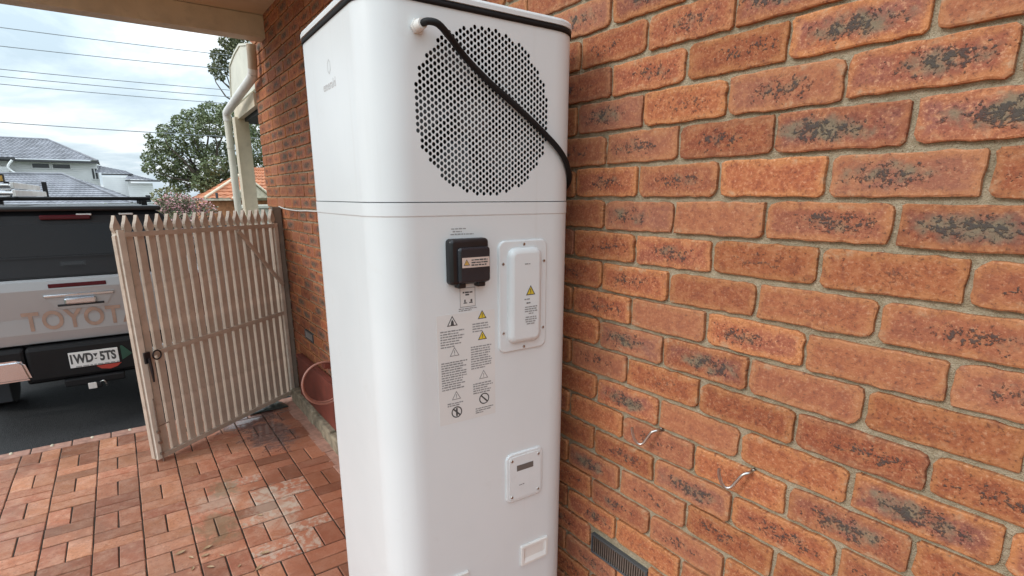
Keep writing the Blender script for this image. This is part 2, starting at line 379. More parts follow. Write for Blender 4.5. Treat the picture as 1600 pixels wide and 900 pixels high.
# text laid on a plane facing +x (reads along +y) / facing -y (reads along +x)
FACE_X = Matrix(((0, 0, 1, 0), (1, 0, 0, 0), (0, 1, 0, 0), (0, 0, 0, 1)))
FACE_NY = Matrix(((1, 0, 0, 0), (0, 0, -1, 0), (0, 1, 0, 0), (0, 0, 0, 1)))
def T(x, y, z): return Matrix.Translation((x, y, z))

# ------------------------------------------------------------------ ground, paving, driveway
MB().add([(-900, -900, -.16), (900, -900, -.16), (900, 900, -.16), (-900, 900, -.16)], [(0, 1, 2, 3)]).build('ground', M['ground'])['kind'] = 'structure'
MB().box(-40, -3.752, -9, 6, -.20, -.10).build('driveway', M['asphalt'])['kind'] = 'structure'
bed = MB().box(-3.75, 4.5, -6.0, -.0, -.20, .0045).build('paving', M['bed']); bed['kind'] = 'structure'
MX, MY, X0, Y0 = .2015, .2165, -1.826, -1.2415
def paver_mesh(a, b, seed):
    rr = random.Random(seed); mb = MB(); g = .0036
    x0, x1, y0, y1 = -a/2+g, a/2-g, -b/2+g, b/2-g; c = .003; h = .010
    j = lambda: rr.uniform(-.0012, .0012)
    top = [(x0+c+j(), y0+c+j(), h+j()*.6), (x1-c+j(), y0+c+j(), h+j()*.6), (x1-c+j(), y1-c+j(), h+j()*.6), (x0+c+j(), y1-c+j(), h+j()*.6)]
    mid = [(x0+j(), y0+j(), h-c), (x1+j(), y0+j(), h-c), (x1+j(), y1+j(), h-c), (x0+j(), y1+j(), h-c)]
    bot = [(p[0], p[1], -.006) for p in mid]
    v = top+mid+bot
    f = [(0, 1, 2, 3)]+[(4+i, 4+(i+1) % 4, (i+1) % 4, i) for i in range(4)]+[(8+i, 8+(i+1) % 4, 4+(i+1) % 4, 4+i) for i in range(4)]
    mb.add(v, f)
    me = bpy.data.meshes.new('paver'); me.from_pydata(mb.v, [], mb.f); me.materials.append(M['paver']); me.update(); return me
PV = [paver_mesh(MX, MY/2, i) for i in range(5)]; PH = [paver_mesh(MX/2, MY, 10+i) for i in range(5)]
spots = []
for i in range(-9, 26):           # along +x from X0
    for j in range(-16, 6):
        cx, cy = X0+(i+.5)*MX, Y0+(j+.5)*MY
        if cx < -3.64 or cy > -.16 or cy < -4.4 or cx > 3.2: continue
        vert = ((i+j) % 2 == 0)
        for s_ in (-1, 1):
            spots.append((cx, cy+s_*MY/4, True) if vert else (cx+s_*MX/4, cy, False))
def pix(x, y, z):
    d = Vector((x, y, z))-CAM_P
    f = Vector((-sin(YAW)*cos(PITCH), cos(YAW)*cos(PITCH), -sin(PITCH))); r = f.cross(Vector((0, 0, 1))).normalized(); u = r.cross(f)
    c = d.dot(f)
    if c < .05: return None
    return 800+847.8*d.dot(r)/c, 525.3-847.8*d.dot(u)/c, c
def in_view(x, y, z, m=30):
    p = pix(x, y, z); return p is not None and -m < p[0] < 1600+m and -m < p[1] < 900+m
seen = [s for s in spots if in_view(s[0], s[1], 0) and pix(s[0], s[1], 0)[0] < 600]
seen.sort(key=lambda s: pix(s[0], s[1], 0)[2]); single = set(seen[:300])
rest = MB()
for (x, y, v) in spots:
    me = random.choice(PV if v else PH)
    if (x, y, v) in single:
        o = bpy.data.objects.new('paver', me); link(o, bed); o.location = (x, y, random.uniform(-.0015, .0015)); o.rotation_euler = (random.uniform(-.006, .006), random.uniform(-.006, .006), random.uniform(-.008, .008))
        b = random.choice([.95, .92, 1.05, .84, 1.12, .64, .74, 1.0])
        if math.hypot((x+1.95)/.50, (y+.66)/.26) < 1 and random.random() < .50: b = 1.42
        o.color = (b*random.uniform(.95, 1.03), random.random(), random.random(), 1)
    else:
        rest.add([(q.co.x+x, q.co.y+y, q.co.z) for q in me.vertices], [list(p.vertices) for p in me.polygons])
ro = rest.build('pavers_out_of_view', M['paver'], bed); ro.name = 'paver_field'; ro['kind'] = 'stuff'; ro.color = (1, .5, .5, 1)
ed = MB().box(-3.75, -3.642, -.112, .112, -.09, .0115, c=.006)
em = ed.build('edging_brick', M['edging'], bed); em.location = (0, -.35, 0)
for i in [-1]+list(range(1, 18)):
    o = em.copy(); link(o, bed); o.location = (random.uniform(-.004, .004), -.35-.2305*i, random.uniform(-.003, .004))
for i in range(12):
    o = em.copy(); link(o, bed); o.rotation_euler = (0, 0, pi/2); o.location = (-3.52+.2305*i, -.128+3.696, random.uniform(-.003, .003))
for i, yy in enumerate((-1.955, -1.732, -1.501, -1.269)):
    bm = bmesh.new(); bmesh.ops.create_icosphere(bm, subdivisions=2, radius=1)
    for v in bm.verts: v.co = Vector((v.co.x*.02-3.722, v.co.y*.011*(1+.3*random.random())+yy, v.co.z*.012+.008))
    MB().bm(bm, sm=True).build('mortar_dab', M['dab'], bed)

# ------------------------------------------------------------------ brick wall
WL, WR = -4.22, 3.0
wall = MB().box(WL+.004, WR, .0105, .22, -.05, 3.30).build('brick_wall', M['mortar'])
tag(wall, 'orange and charcoal flecked face brick house wall behind the white hot water unit', 'wall')
def brick_mesh(seed, L=.230, H=.076):
    rr = random.Random(seed); hl, hh = L/2, H/2
    rads = [rr.choice([.004, .006, .008, .012, .017]) for _ in range(4)]
    out = []
    for (sx, sz, a0), r in zip(((1, 1, 0), (-1, 1, 90), (-1, -1, 180), (1, -1, 270)), rads):
        for t in (0, .5, 1):
            a = RAD(a0+90*t); out.append((sx*(hl-r)+r*cos(a), sz*(hh-r)+r*sin(a)))
        # points along the side that follows
    full = []
    for i, p in enumerate(out):
        full.append(p); q = out[(i+1) % 12]
        if i % 3 == 2:
            n = 9 if i in (2, 8) else 2
            for t in range(1, n+1):
                s_ = t/(n+1); full.append((p[0]+(q[0]-p[0])*s_, p[1]+(q[1]-p[1])*s_))
    full = [(x+rr.uniform(-.0022, .0018), z+rr.uniform(-.0019, .0019)) for x, z in full]
    n = len(full); c = .0022
    front = [(x-(c+rr.uniform(-.001, .002))*(1 if x > 0 else -1)*(abs(x) > hl*.80), 0.0, z-(c+rr.uniform(-.001, .002))*(1 if z > 0 else -1)*(abs(z) > hh*.45)) for x, z in full]
    mid = [(x, .0018, z) for x, z in full]; back = [(x, .016, z) for x, z in full]
    v = front+mid+back+[(0, 0, 0)]
    f = []
    for i in range(n):
        k = (i+1) % n
        f += [(3*n, i, k), (i, n+i, n+k, k), (n+i, 2*n+i, 2*n+k, n+k)]
    return v, [t[::-1] for t in f]
BR = [brick_mesh(100+i) for i in range(14)]
def brick_data(v, f, name, mat):
    me = bpy.data.meshes.new(name); me.from_pydata(v, [], f); me.materials.append(mat)
    return me
def add_uv(me, co):
    uv = me.uv_layers.new(name='local')
    for l in me.loops: uv.data[l.index].uv = co[l.vertex_index]
BRM = []
for v, f in BR:
    me = brick_data(v, f, 'brick', M['brick']); add_uv(me, [(p[0], p[2]) for p in v]); BRM.append(me)
ZA = 2.1302
# joints as measured (course: {half-brick index: x of the joint})
JX = {0: {-1: -.112, 1: .125, 3: .362}, 1: {0: .008, 2: .248, 4: .486, 6: .724}, 2: {1: .124, 3: .361, 5: .602, 7: .842}, 3: {0: .001, 2: .241, 4: .478, 6: .719},
      4: {1: .12, 3: .359, 5: .596, 7: .835}, 5: {0: .003, 2: .242, 4: .48, 6: .72}, 6: {1: .123, 3: .359, 5: .602, 7: .841}, 7: {0: .004, 2: .241, 4: .48, 6: .721},
      8: {1: .121, 3: .36, 5: .598, 7: .841}, 9: {0: .001, 2: .239, 4: .481, 6: .721}, 10: {1: .119, 3: .359, 5: .599, 7: .84}, 11: {0: .001, 2: .239, 4: .479, 6: .72, 8: .961},
      12: {1: .114, 3: .36, 5: .601, 7: .841}, 13: {0: -.001, 2: .236, 4: .476, 6: .719}, 14: {1: .113, 3: .352, 5: .592}, 15: {0: -.004, 2: .235, 4: .473}, 16: {1: .107, 3: .349}}
# kiln flash and orange tint of the bricks beside the unit: course -> list from the slot that starts at half-brick -1 or -2
FL = {-1: [(.6, .3), (.65, .4), (.7, .3), (.3, .5), (.4, .4)], 0: [(.3, .2), (.5, .2), (.72, .2), (.6, .4), (.5, .3)], 1: [(.2, .1), (.45, .2), (.3, .4), (.88, .5), (.1, .8)], 2: [(.62, .1), (.15, .9), (.55, .4), (.68, .2), (.4, .4)],
      3: [(.2, .3), (.5, .8), (.42, .1), (.97, .1), (.97, .1)], 4: [(.5, .3), (.45, .3), (.05, .5), (.72, .5), (.3, .3)], 5: [(.05, .5), (.62, .2), (0, 1), (.52, .3), (.95, .2)], 6: [(.35, .5), (.55, .2), (.15, .9), (.1, 1), (.45, .5)],
      7: [(.35, .4), (.38, .5), (.05, .4), (.1, .7), (.45, .4)], 8: [(.5, .3), (.05, .9), (.55, .3), (0, 1), (.45, .3)], 9: [(.1, .3), (.75, .2), (.8, .2), (0, .3), (.1, 1)], 10: [(.2, .5), (.12, .6), (.1, .3), (.35, .1), (.35, .6)],
      11: [(.1, .6), (.8, .2), (0, 1), (0, .95), (.8, .6), (.3, .3)], 12: [(.05, .9), (.3, .2), (.1, .8), (.75, .2), (.3, .4)], 13: [(.1, .7), (.4, .3), (.75, .4), (.42, .6), (.3, .5)], 14: [(.75, .3), (.2, .5), (.35, .5), (.3, .4)],
      15: [(.3, .3), (.45, .2), (.35, .5), (.3, .5)], 16: [(.55, .3), (.1, 1), (.3, .5)], 17: [(.5, .2), (.4, .4), (.4, .4)], 18: [(.55, .2), (.3, .5)]}
slots = []
for k in range(-13, 25):
    z = ZA-.086*k; even = (k % 2 != 0)
    if z > 3.25: continue
    us = list(range(-36, 26, 2)) if even else list(range(-35, 25, 2))
    jx = lambda u: JX.get(k, {}).get(u, .12*u + {0: 0}.get(u, 0))
    for a in us:
        xa, xb = max(jx(a), WL), min(jx(a+2), WR)
        if xb-xa < .06: continue
        if k == 17 and a == 0: continue                          # the air vent sits here
        if k == 17 and a == -28: continue                        # the small weep vent sits here
        slots.append((k, a, xa, xb, z))
def brick_rank(s):
    k, a, xa, xb, z = s; p = pix((xa+xb)/2, 0, z)
    if p is None or not (-60 < p[0] < 1680 and -60 < p[1] < 960): return 1e9
    if 560 < p[0] < 860 and p[1] > 20: return 1e9
    if p[0] < 470 and z < .9: return 1e9                         # behind the gate
    return p[2]
order = sorted(slots, key=brick_rank); single = set(s for s in order[:296] if brick_rank(s) < 1e8)
stuff_v, stuff_f, stuff_uv = [], [], []
rb = random.Random(3)
for s_ in slots:
    k, a, xa, xb, z = s_
    L = xb-xa-.0100; x = (xa+xb)/2; i = rb.randrange(len(BR)); sx = L/.230*rb.uniform(.985, 1.01); flip = rb.choice((1, -1))
    dy = rb.uniform(-.0018, .0016); rz = rb.uniform(-.006, .006); ry = rb.uniform(-.006, .006); dz = rb.uniform(-.0018, .0018); sz = rb.uniform(.96, 1.015)
    fl = FL.get(k, [])
    idx = (a+2)//2 if a % 2 == 0 else (a+1)//2
    fo = fl[idx] if 0 <= idx < len(fl) else (rb.choice((.05, .1, .3, .45, .6, .75, .9)), rb.random())
    if a < -4: fo = (rb.choice((.3, .6, .7, .8, .9)), rb.random()*.5)
    if s_ in single:
        o = bpy.data.objects.new('brick', BRM[i]); link(o, wall); o.location = (x, dy, z+dz); o.rotation_euler = (rb.uniform(-.02, .02), ry, rz); o.scale = (sx, 1, sz)
        o.color = (fo[0], fo[1], rb.random(), 1)
    else:
        v, f = BR[i]; b = len(stuff_v)
        stuff_v += [(p[0]*sx+x, p[1]+dy, p[2]*sz+z+dz) for p in v]; stuff_uv += [(p[0], p[2]) for p in v]; stuff_f += [tuple(b+j for j in t) for t in f]
me = brick_data(stuff_v, stuff_f, 'bricks', M['brick_stuff']); add_uv(me, stuff_uv)
o = bpy.data.objects.new('brickwork', me); link(o, wall); o['kind'] = 'stuff'
# bricks of the end face
mb = MB()
for k in range(-13, 25):
    z = ZA-.086*k
    if z < 3.25: mb.box(WL-.002, WL+.02, .004 if k % 2 else .004, .104 if k % 2 else .22, z-.038, z+.038, c=.003)
mb.build('corner_brick', M['brick_stuff'], wall)['kind'] = 'stuff'
# footing ledge
ft = MB(); rf = random.Random(5)
x = -3.66
fo_ = thing('stone_footing', 'low mossy stone ledge running along the wall foot beside the paving', 'ledge', (-3.66, 0, 0))
while x < -.75:
    w_ = rf.uniform(.16, .27); MB().box(x+3.66+.004, x+3.66+w_-.004, -.095+rf.uniform(-.008, .008), -.012, -.02, .115+rf.uniform(-.012, .012), c=.012).build('stone', M['stone'], fo_); x += w_
MB().box(0, x+3.66, -.08, -.006, -.03, .098).build('mortar_bed', M['mortar'], fo_)

# ------------------------------------------------------------------ hot water unit
UW, UD, UR = .5786, .5582, .090
UC = (-.3056, -.3542)
unit = thing('heat_pump_unit', 'tall white square-bodied heat pump hot water unit against the brick wall', 'water heater', (UC[0], UC[1], 0), -RAD(1.5))
FX = UD/2
def outline(grow=0.0, n=9):
    o = []; hw, hd, r = UW/2+grow, UD/2+grow, UR+grow
    for sx, sy, a0 in ((1, 1, 0), (-1, 1, 90), (-1, -1, 180), (1, -1, 270)):
        cxx, cyy = sx*(hd-r), sy*(hw-r)
        a = RAD(a0); o.append((cxx+r*cos(a)+.004*sin(a), cyy+r*sin(a)-.004*cos(a)))
        for i in range(n+1):
            a = RAD(a0+90*i/n); o.append((cxx+r*cos(a), cyy+r*sin(a)))
        a = RAD(a0+90); o.append((cxx+r*cos(a)-.004*sin(a), cyy+r*sin(a)+.004*cos(a)))
    return o
def skirt(mb, rings, mi=0, skip_front=False):
    n = len(rings[0][0]); vs = []
    for o, z in rings: vs += [(p[0], p[1], z) for p in o]
    fs = []
    for a in range(len(rings)-1):
        for i in range(n):
            k = (i+1) % n
            if skip_front and k == 0: continue
            fs.append((a*n+i, a*n+k, (a+1)*n+k, (a+1)*n+i))
    mb.add(vs, fs, mi, True)
O0 = outline()
mb = MB(); skirt(mb, [(outline(-.004), .035), (O0, .040)]); skirt(mb, [(O0, .040), (O0, 1.704)]); skirt(mb, [(O0, 1.704), (outline(.0008), 1.7052)])
mb.build('lower_casing', M['casing'], unit)
mb = MB(); O1 = outline(.0012); skirt(mb, [(outline(.0004), 1.7050), (O1, 1.7065)]); skirt(mb, [(O1, 1.7065), (O1, 1.7352)]); skirt(mb, [(O1, 1.7352), (outline(-.004), 1.7358)])
mb.build('joint_band', M['casing'], unit)
mb = MB(); skirt(mb, [(outline(-.004), .01), (outline(-.004), 2.14)], skip_front=False)
# inner drum wall stops below the fan chamber at the front
mb = MB(); skirt(mb, [(outline(-.004), .012), (outline(-.004), 1.738)]); mb.add([(p[0], p[1], 1.738) for p in outline(-.004)], [tuple(range(len(O0)))])
mb.build('inner_shell', M['dark_in'], unit)
Z0, Z1 = 1.7378, 2.145
SF = UW/2-UR-.004                     # half width of the flat front strip
mb = MB(); skirt(mb, [(O0, Z0), (O0, Z1)], skip_front=True); skirt(mb, [(outline(-.003), Z0-.0006), (O0, Z0)])
# perforated disc: hexagonal cells, each with a round hole
GX, GZ = .0093, .0134; GC = (-.006, 1.937); GR = .1905
cells = {}
for r_ in range(-30, 31):
    for q in range(-30, 31):
        s_ = GC[0]+GX*q; z = GC[1]+GZ*(r_+(.5 if q % 2 else 0))
        if math.hypot(s_-GC[0], (z-GC[1])*1.0) < .1860 and abs(z-GC[1]) < .182 and abs(s_-GC[0]) < .1785: cells[(q, r_)] = (s_, z)
bm = bmesh.new(); RX_, RZ_ = GX/1.5, GZ/1.7320508
for (s_, z) in cells.values():
    oc = [bm.verts.new((FX, s_+RX_*cos(RAD(60*i)), z+RZ_*sin(RAD(60*i)))) for i in range(6)]
    om = [bm.verts.new((FX, s_+.866*RX_*cos(RAD(60*i+30)), z+.866*RZ_*sin(RAD(60*i+30)))) for i in range(6)]
    ring = [x for p in zip(oc, om) for x in p]
    hr = .0046
    inn = [bm.verts.new((FX, s_+hr*.97*cos(RAD(30*i)), z+hr*1.06*sin(RAD(30*i)))) for i in range(12)]
    bk = [bm.verts.new((FX-.0016, s_+hr*.97*cos(RAD(30*i)), z+hr*1.06*sin(RAD(30*i)))) for i in range(12)]
    for i in range(12):
        k = (i+1) % 12
        bm.faces.new((ring[i], ring[k], inn[k], inn[i])); bm.faces.new((inn[i], inn[k], bk[k], bk[i]))
bmesh.ops.remove_doubles(bm, verts=bm.verts[:], dist=.0003)
# outer boundary loop of the disc -> fill to the rectangle with the casing
bnd = [e_ for e_ in bm.edges if e_.is_boundary and all(abs(v.co.x-FX) < 1e-6 for v in e_.verts)]
gm = bpy.data.meshes.new('fan_grille'); 
bm2 = bmesh.new(); vm = {}
for e_ in bnd:
    vv = []
    for v in e_.verts:
        key = (round(v.co.y, 5), round(v.co.z, 5))
        if key not in vm: vm[key] = bm2.verts.new(v.co)
        vv.append(vm[key])
    bm2.edges.new(vv)
rc = [bm2.verts.new((FX, a, b)) for a, b in ((-SF, Z0), (SF, Z0), (SF, Z1), (-SF, Z1))]
for i in range(4): bm2.edges.new((rc[i], rc[(i+1) % 4]))
bmesh.ops.triangle_fill(bm2, edges=bm2.edges[:], use_beauty=True)
for f_ in list(bm2.faces):
    c_ = f_.calc_center_median()
    if all(v not in rc for v in f_.verts) and math.hypot(c_.y-GC[0], c_.z-GC[1]) < GR-.012: bm2.faces.remove(f_)
mb.bm(bm2)
mb.build('upper_casing', M['casing'], unit)
bm.to_mesh(gm); bm.free(); gm.materials.append(M['casing']); bmg = bmesh.new(); bmg.from_mesh(gm); bmesh.ops.recalc_face_normals(bmg, faces=bmg.faces[:]); bmg.to_mesh(gm); bmg.free()
link(bpy.data.objects.new('fan_grille', gm), unit)
# fan chamber behind the grille, with the fan in it
mb = MB(); R_ = .205
ringv = []
for d in (FX-.004, FX-.30):
    for i in range(40): ringv.append((d, GC[0]+R_*cos(2*pi*i/40), GC[1]+R_*.985*sin(2*pi*i/40)))
mb.add(ringv, [(i, (i+1) % 40, 40+(i+1) % 40, 40+i) for i in range(40)]+[tuple(range(40, 80))])
mb.build('fan_shroud', M['dark_in'], unit)
mb = MB(); mb.cyl((FX-.11, GC[0], GC[1]), .045, .05, 'x', 20)
for b_ in range(5):
    a0 = 2*pi*b_/5+.35; vs = []
    for i in range(9):
        t = i/8; rr_ = .04+.145*t
        for sgn, dx in ((-.32, -.09), (.32, -.055)):
            an = a0+sgn*(.6+.8*t)+.35*t; vs.append((FX+dx, GC[0]+rr_*cos(an), GC[1]+rr_*sin(an)))
    mb.add(vs, [(2*i, 2*i+1, 2*i+3, 2*i+2) for i in range(8)], 0, True)
mb.build('fan', M['fan'], unit)
# trim and lid
O2 = outline(.003)
mb = MB(); skirt(mb, [(outline(-.004), 2.1445), (O2, 2.1452), (O2, 2.1575), (outline(-.004), 2.158)]); mb.build('lid_seal', M['black'], unit)
mb = MB(); skirt(mb, [(outline(-.002), 2.1582), (outline(.0045), 2.1590)]); skirt(mb, [(outline(.0045), 2.1590), (outline(.0045), 2.168)])
skirt(mb, [(outline(.0045), 2.168), (outline(.002), 2.1735), (outline(-.006), 2.176)]); mb.add([(p[0], p[1], 2.176) for p in outline(-.006)], [tuple(range(len(O2)))])
mb.build('lid', M['casing'], unit)
# feet
for sx, sy in ((1, 1), (1, -1), (-1, 1), (-1, -1)): MB().cyl((sx*.2, sy*.2, 0), .03, .038, n=16).build('foot', M['black'], unit)
# gland and cable
mb = MB(); mb.cyl((FX+.0005, -.176, 2.097), .0155, .008, 'x', 6); mb.cyl((FX+.0085, -.176, 2.097), .012, .022, 'x', 18, r2=.0105)
mb.build('cable_gland', M['pipe_white'], unit)
cp = smooth_path([(FX+.026, -.176, 2.097), (FX+.044, -.170, 2.098), (FX+.050, -.150, 2.094), (FX+.038, -.118, 2.077), (FX+.020, -.07, 2.046), (FX+.0115, -.006, 2.006), (FX+.010, .055, 1.970), (FX+.0105, .112, 1.934), (FX+.010, .172, 1.893),
                  (FX+.008, .212, 1.862), (FX-.002, .243, 1.832), (FX-.028, .274, 1.795), (FX-.075, .294, 1.765), (FX-.14, .300, 1.70), (FX-.22, .302, 1.55), (FX-.28, .302, 1.2), (FX-.30, .302, .8), (FX-.30, .30, .3)])
MB().tube(cp, .0073, 12).build('power_cable', M['black'], unit)
# helpers for the front face
def plate(name, mat, s0, s1, z0, z1, d0, d1, r, chamfer=.0, inset=.0, n=6, parent=None):
    o0 = rrect(s0, s1, z0, z1, r, n); mb = MB(); m = len(o0)
    rings = [(o0, d0), (o0, d1-chamfer)]
    if chamfer:
        ins = inset or chamfer
        for t in (.35, .7, 1.0):
            a = t*pi/2
            q = ins*(1-cos(a)); rings.append((rrect(s0+q, s1-q, z0+q, z1-q, max(r-q*.8, .001), n), d1-chamfer+chamfer*sin(a)))
    vs = []
    for o, d in rings: vs += [(FX+d, p[0], p[1]) for p in o]
    mb.add(vs, [(a*m+i, a*m+(i+1) % m, (a+1)*m+(i+1) % m, (a+1)*m+i) for a in range(len(rings)-1) for i in range(m)], 0, True)
    mb.add([(FX+rings[-1][1], p[0], p[1]) for p in rings[-1][0]], [tuple(range(m))])
    return mb.build(name, mat, parent or unit)
def quadx(mb, s0, s1, z0, z1, d, mi=0): mb.add([(FX+d, s0, z0), (FX+d, s1, z0), (FX+d, s1, z1), (FX+d, s0, z1)], [(0, 1, 2, 3)], mi)
def para(mb, s0, s1, ztop, nl, pitch, h, rr, d=.0004, ragged=.25, center=False, mi=0):
    for i in range(nl):
        zt = ztop-i*pitch; lim = s1-(rr.random()**2)*ragged*(s1-s0) if i < nl-1 else s0+(s1-s0)*rr.uniform(.35, .9)
        off = (s1-lim)/2 if center else 0; s_ = s0
        while s_ < lim:
            w_ = rr.uniform(.004, .013); e2 = min(s_+w_, lim)
            if e2-s_ > .0015: quadx(mb, s_+off, e2+off, zt-h, zt-h*rr.uniform(0, .25), d, mi)
            s_ = e2+.0016
def tri_sign(mb, s_, z, a, fill, ink, d=.0005, mark=True):
    h = a*.866; P = [(s_-a/2, z-h*.4), (s_+a/2, z-h*.4), (s_, z+h*.6)]
    def shr(k): 
        c = (s_, z-h*.4+h/3); return [(c[0]+(p[0]-c[0])*k, c[1]+(p[1]-c[1])*k) for p in P]
    o, i_ = P, shr(.74)
    mb.add([(FX+d, *p) for p in o]+[(FX+d, *p) for p in i_], [(0, 1, 4, 3), (1, 2, 5, 4), (2, 0, 3, 5)], ink)
    mb.add([(FX+d, *p) for p in i_], [(0, 1, 2)], fill)
    if mark:
        quadx(mb, s_-a*.04, s_+a*.04, z-h*.10, z+h*.22, d+.0002, ink); quadx(mb, s_-a*.045, s_+a*.045, z-h*.24, z-h*.16, d+.0002, ink)
def no_sign(mb, s_, z, r, ink, d=.0005):
    vs = []
    for i in range(28):
        a = 2*pi*i/28
        for q in (r, r*.80): vs.append((FX+d, s_+q*cos(a), z+q*sin(a)))
    mb.add(vs, [(2*i, 2*i+1, (2*i+3) % 56, (2*i+2) % 56) for i in range(28)], ink)
    c, t = r*.85*.707, r*.09
    mb.add([(FX+d, s_-c-t, z+c-t), (FX+d, s_-c+t, z+c+t), (FX+d, s_+c+t, z-c+t), (FX+d, s_+c-t, z-c-t)], [(0, 1, 2, 3)], ink)
rt = random.Random(11)
INKS = [M['ink'], M['inkdark'], M['yellow'], M['label'], M['film']]
# caption above the isolator
mb = MB(); para(mb, -.108, -.038, 1.6765, 1, .006, .0032, rt, ragged=0); para(mb, -.104, -.042, 1.6700, 1, .006, .0032, rt, ragged=0); para(mb, -.110, -.038, 1.6635, 1, .006, .0032, rt, ragged=0)
mb.build('printed_caption', INKS, unit)
# isolator
plate('isolator_box', M['gloss_black'], -.124, -.016, 1.542, 1.652, 0, .023, .010, .008, .008)
iso = plate('isolator_cover', M['smoke'], -.105, -.017, 1.546, 1.632, .022, .031, .008, .006, .006)
mb = MB(); quadx(mb, -.097, -.021, 1.584, 1.608, .0316, 4); tri_sign(mb, -.085, 1.5955, .017, 2, 1, .0320)
para(mb, -.072, -.025, 1.604, 3, .0062, .0036, rt, .0320, .2, mi=1); mb.build('warning_sticker', [M['ink'], M['inkdark'], M['amber'], M['label'], simple('sticker_pink', (.66, .54, .48), .5)], iso)
for s_ in (-.093, -.038):
    plate('latch_lug', M['gloss_black'], s_-.011, s_+.011, 1.5335, 1.5465, .002, .022, .003, .003, .003)
# small square symbol label
mb = MB(); s0, s1, z0, z1 = -.089, -.045, 1.474, 1.531
quadx(mb, s0, s1, z0+.008, z1, .0003, 4)
for (a, b, c, d_) in ((s0, s1, z1-.0016, z1), (s0, s0+.0014, z0+.009, z1), (s1-.0014, s1, z0+.009, z1), (s0, s1, z0+.008, z0+.0096)): quadx(mb, a, b, c, d_, .0005, 0)
para(mb, s0+.008, s1-.008, z1-.010, 2, .006, .004, rt, .0005, 0, True, 1)
for q in (0, 1):
    zz = z0+.017; c0 = s0+.015+q*.016; quadx(mb, c0-.005, c0+.005, zz, zz+.0025, .0005, 1); quadx(mb, c0-.003+q*.002, c0+.001+q*.003, zz+.003, zz+.010, .0005, 1)
para(mb, s0-.004, s1+.004, z0+.0055, 2, .0045, .0026, rt, .0005, .1)
mb.build('symbol_label', INKS, unit)
# safety sheet
plate('safety_sheet', M['film'], -.155, .012, 1.180, 1.468, 0, .0004, .003)
mb = MB(); D_ = .0007
tri_sign(mb, -.112, 1.449, .030, 4, 1, D_, False); no_ = [( -.112, 1.447)]
mb.add([(FX+D_+.0003, -.1165, 1.441), (FX+D_+.0003, -.1075, 1.441), (FX+D_+.0003, -.1085, 1.449), (FX+D_+.0003, -.1125, 1.4555), (FX+D_+.0003, -.1155, 1.449)], [(0, 1, 2, 3, 4)], 1)
para(mb, -.146, -.078, 1.428, 7, .0066, .0038, rt, D_)
tri_sign(mb, -.026, 1.456, .026, 2, 1, D_); para(mb, -.055, .001, 1.437, 4, .0064, .0038, rt, D_)
tri_sign(mb, -.026, 1.401, .027, 2, 1, D_); para(mb, -.061, .004, 1.377, 10, .0064, .0038, rt, D_)
tri_sign(mb, -.108, 1.370, .028, 4, 0, D_); para(mb, -.146, -.072, 1.347, 12, .0064, .0038, rt, D_)
tri_sign(mb, -.024, 1.295, .028, 4, 0, D_); para(mb, -.056, .004, 1.276, 5, .0064, .0038, rt, D_)
tri_sign(mb, -.106, 1.253, .027, 4, 0, D_); para(mb, -.132, -.082, 1.2365, 2, .0058, .0036, rt, D_)
no_sign(mb, -.023, 1.229, .0155, 1, D_); no_sign(mb, -.106, 1.209, .0155, 1, D_)
quadx(mb, -.1085, -.1035, 1.198, 1.220, D_+.0002, 1); para(mb, -.05, .008, 1.206, 3, .0058, .0034, rt, D_)
mb.build('printed_warnings', INKS, unit)
# access panel
ap = plate('access_panel', M['casing'], .0225, .1765, 1.345, 1.6405, 0, .0055, .020, .004, .004)
o_ = plate('panel_bulge', M['casing'], .048, .153, 1.368, 1.6215, .005, .020, .022, .0135, .014, parent=ap)
mb = MB(); para(mb, .093, .127, 1.5815, 1, .006, .0028, rt, .0206, 0); tri_sign(mb, .112, 1.508, .030, 2, 1, .0206)
para(mb, .092, .136, 1.489, 1, .006, .0035, rt, .0206, 0); para(mb, .099, .128, 1.479, 1, .006, .004, rt, .0206, 0, mi=1)
para(mb, .093, .135, 1.468, 4, .006, .0036, rt, .0206, .1, True); para(mb, .095, .133, 1.440, 4, .006, .0036, rt, .0206, .15, True)
mb.build('printed_warning', INKS, ap)
def screw(s_, z, d, parent, r=.0042):
    mb = MB(); mb.cyl((FX+d, s_, z), r, .002, 'x', 12, r2=r*.8); a = rt.random()*3
    mb.add([(FX+d+.0022, s_+x*r*.7*cos(a)-y*r*.15*sin(a), z+x*r*.7*sin(a)+y*r*.15*cos(a)) for x, y in ((-1, -1), (1, -1), (1, 1), (-1, 1))], [(0, 1, 2, 3)], 1)
    return mb.build('screw', [M['steel'], M['inkdark']], parent)
for s_, z in ((.100, 1.630), (.0355, 1.582), (.1655, 1.583), (.0355, 1.400), (.1655, 1.400), (.1015, 1.3545)): screw(s_, z, .0055, ap)
# display panel
dp = plate('display_panel', M['casing'], .044, .1715, .889, 1.042, 0, .006, .018, .004, .004)
plate('panel_face', M['casing'], .052, .1635, .898, 1.033, .006, .0075, .012, .001, .001, parent=dp)
for s_, z in ((.0615, 1.022), (.154, 1.022), (.0615, .908), (.154, .908)): screw(s_, z, .0075, dp, .0045)
mb = MB(); quadx(mb, .078, .136, .986, 1.004, .008, 0); mb.build('display_window', M['lcd'], dp)
mb = MB(); para(mb, .086, .128, .9425, 1, .006, .0034, rt, .008, 0); mb.build('printed_mark', M['ink'], dp)
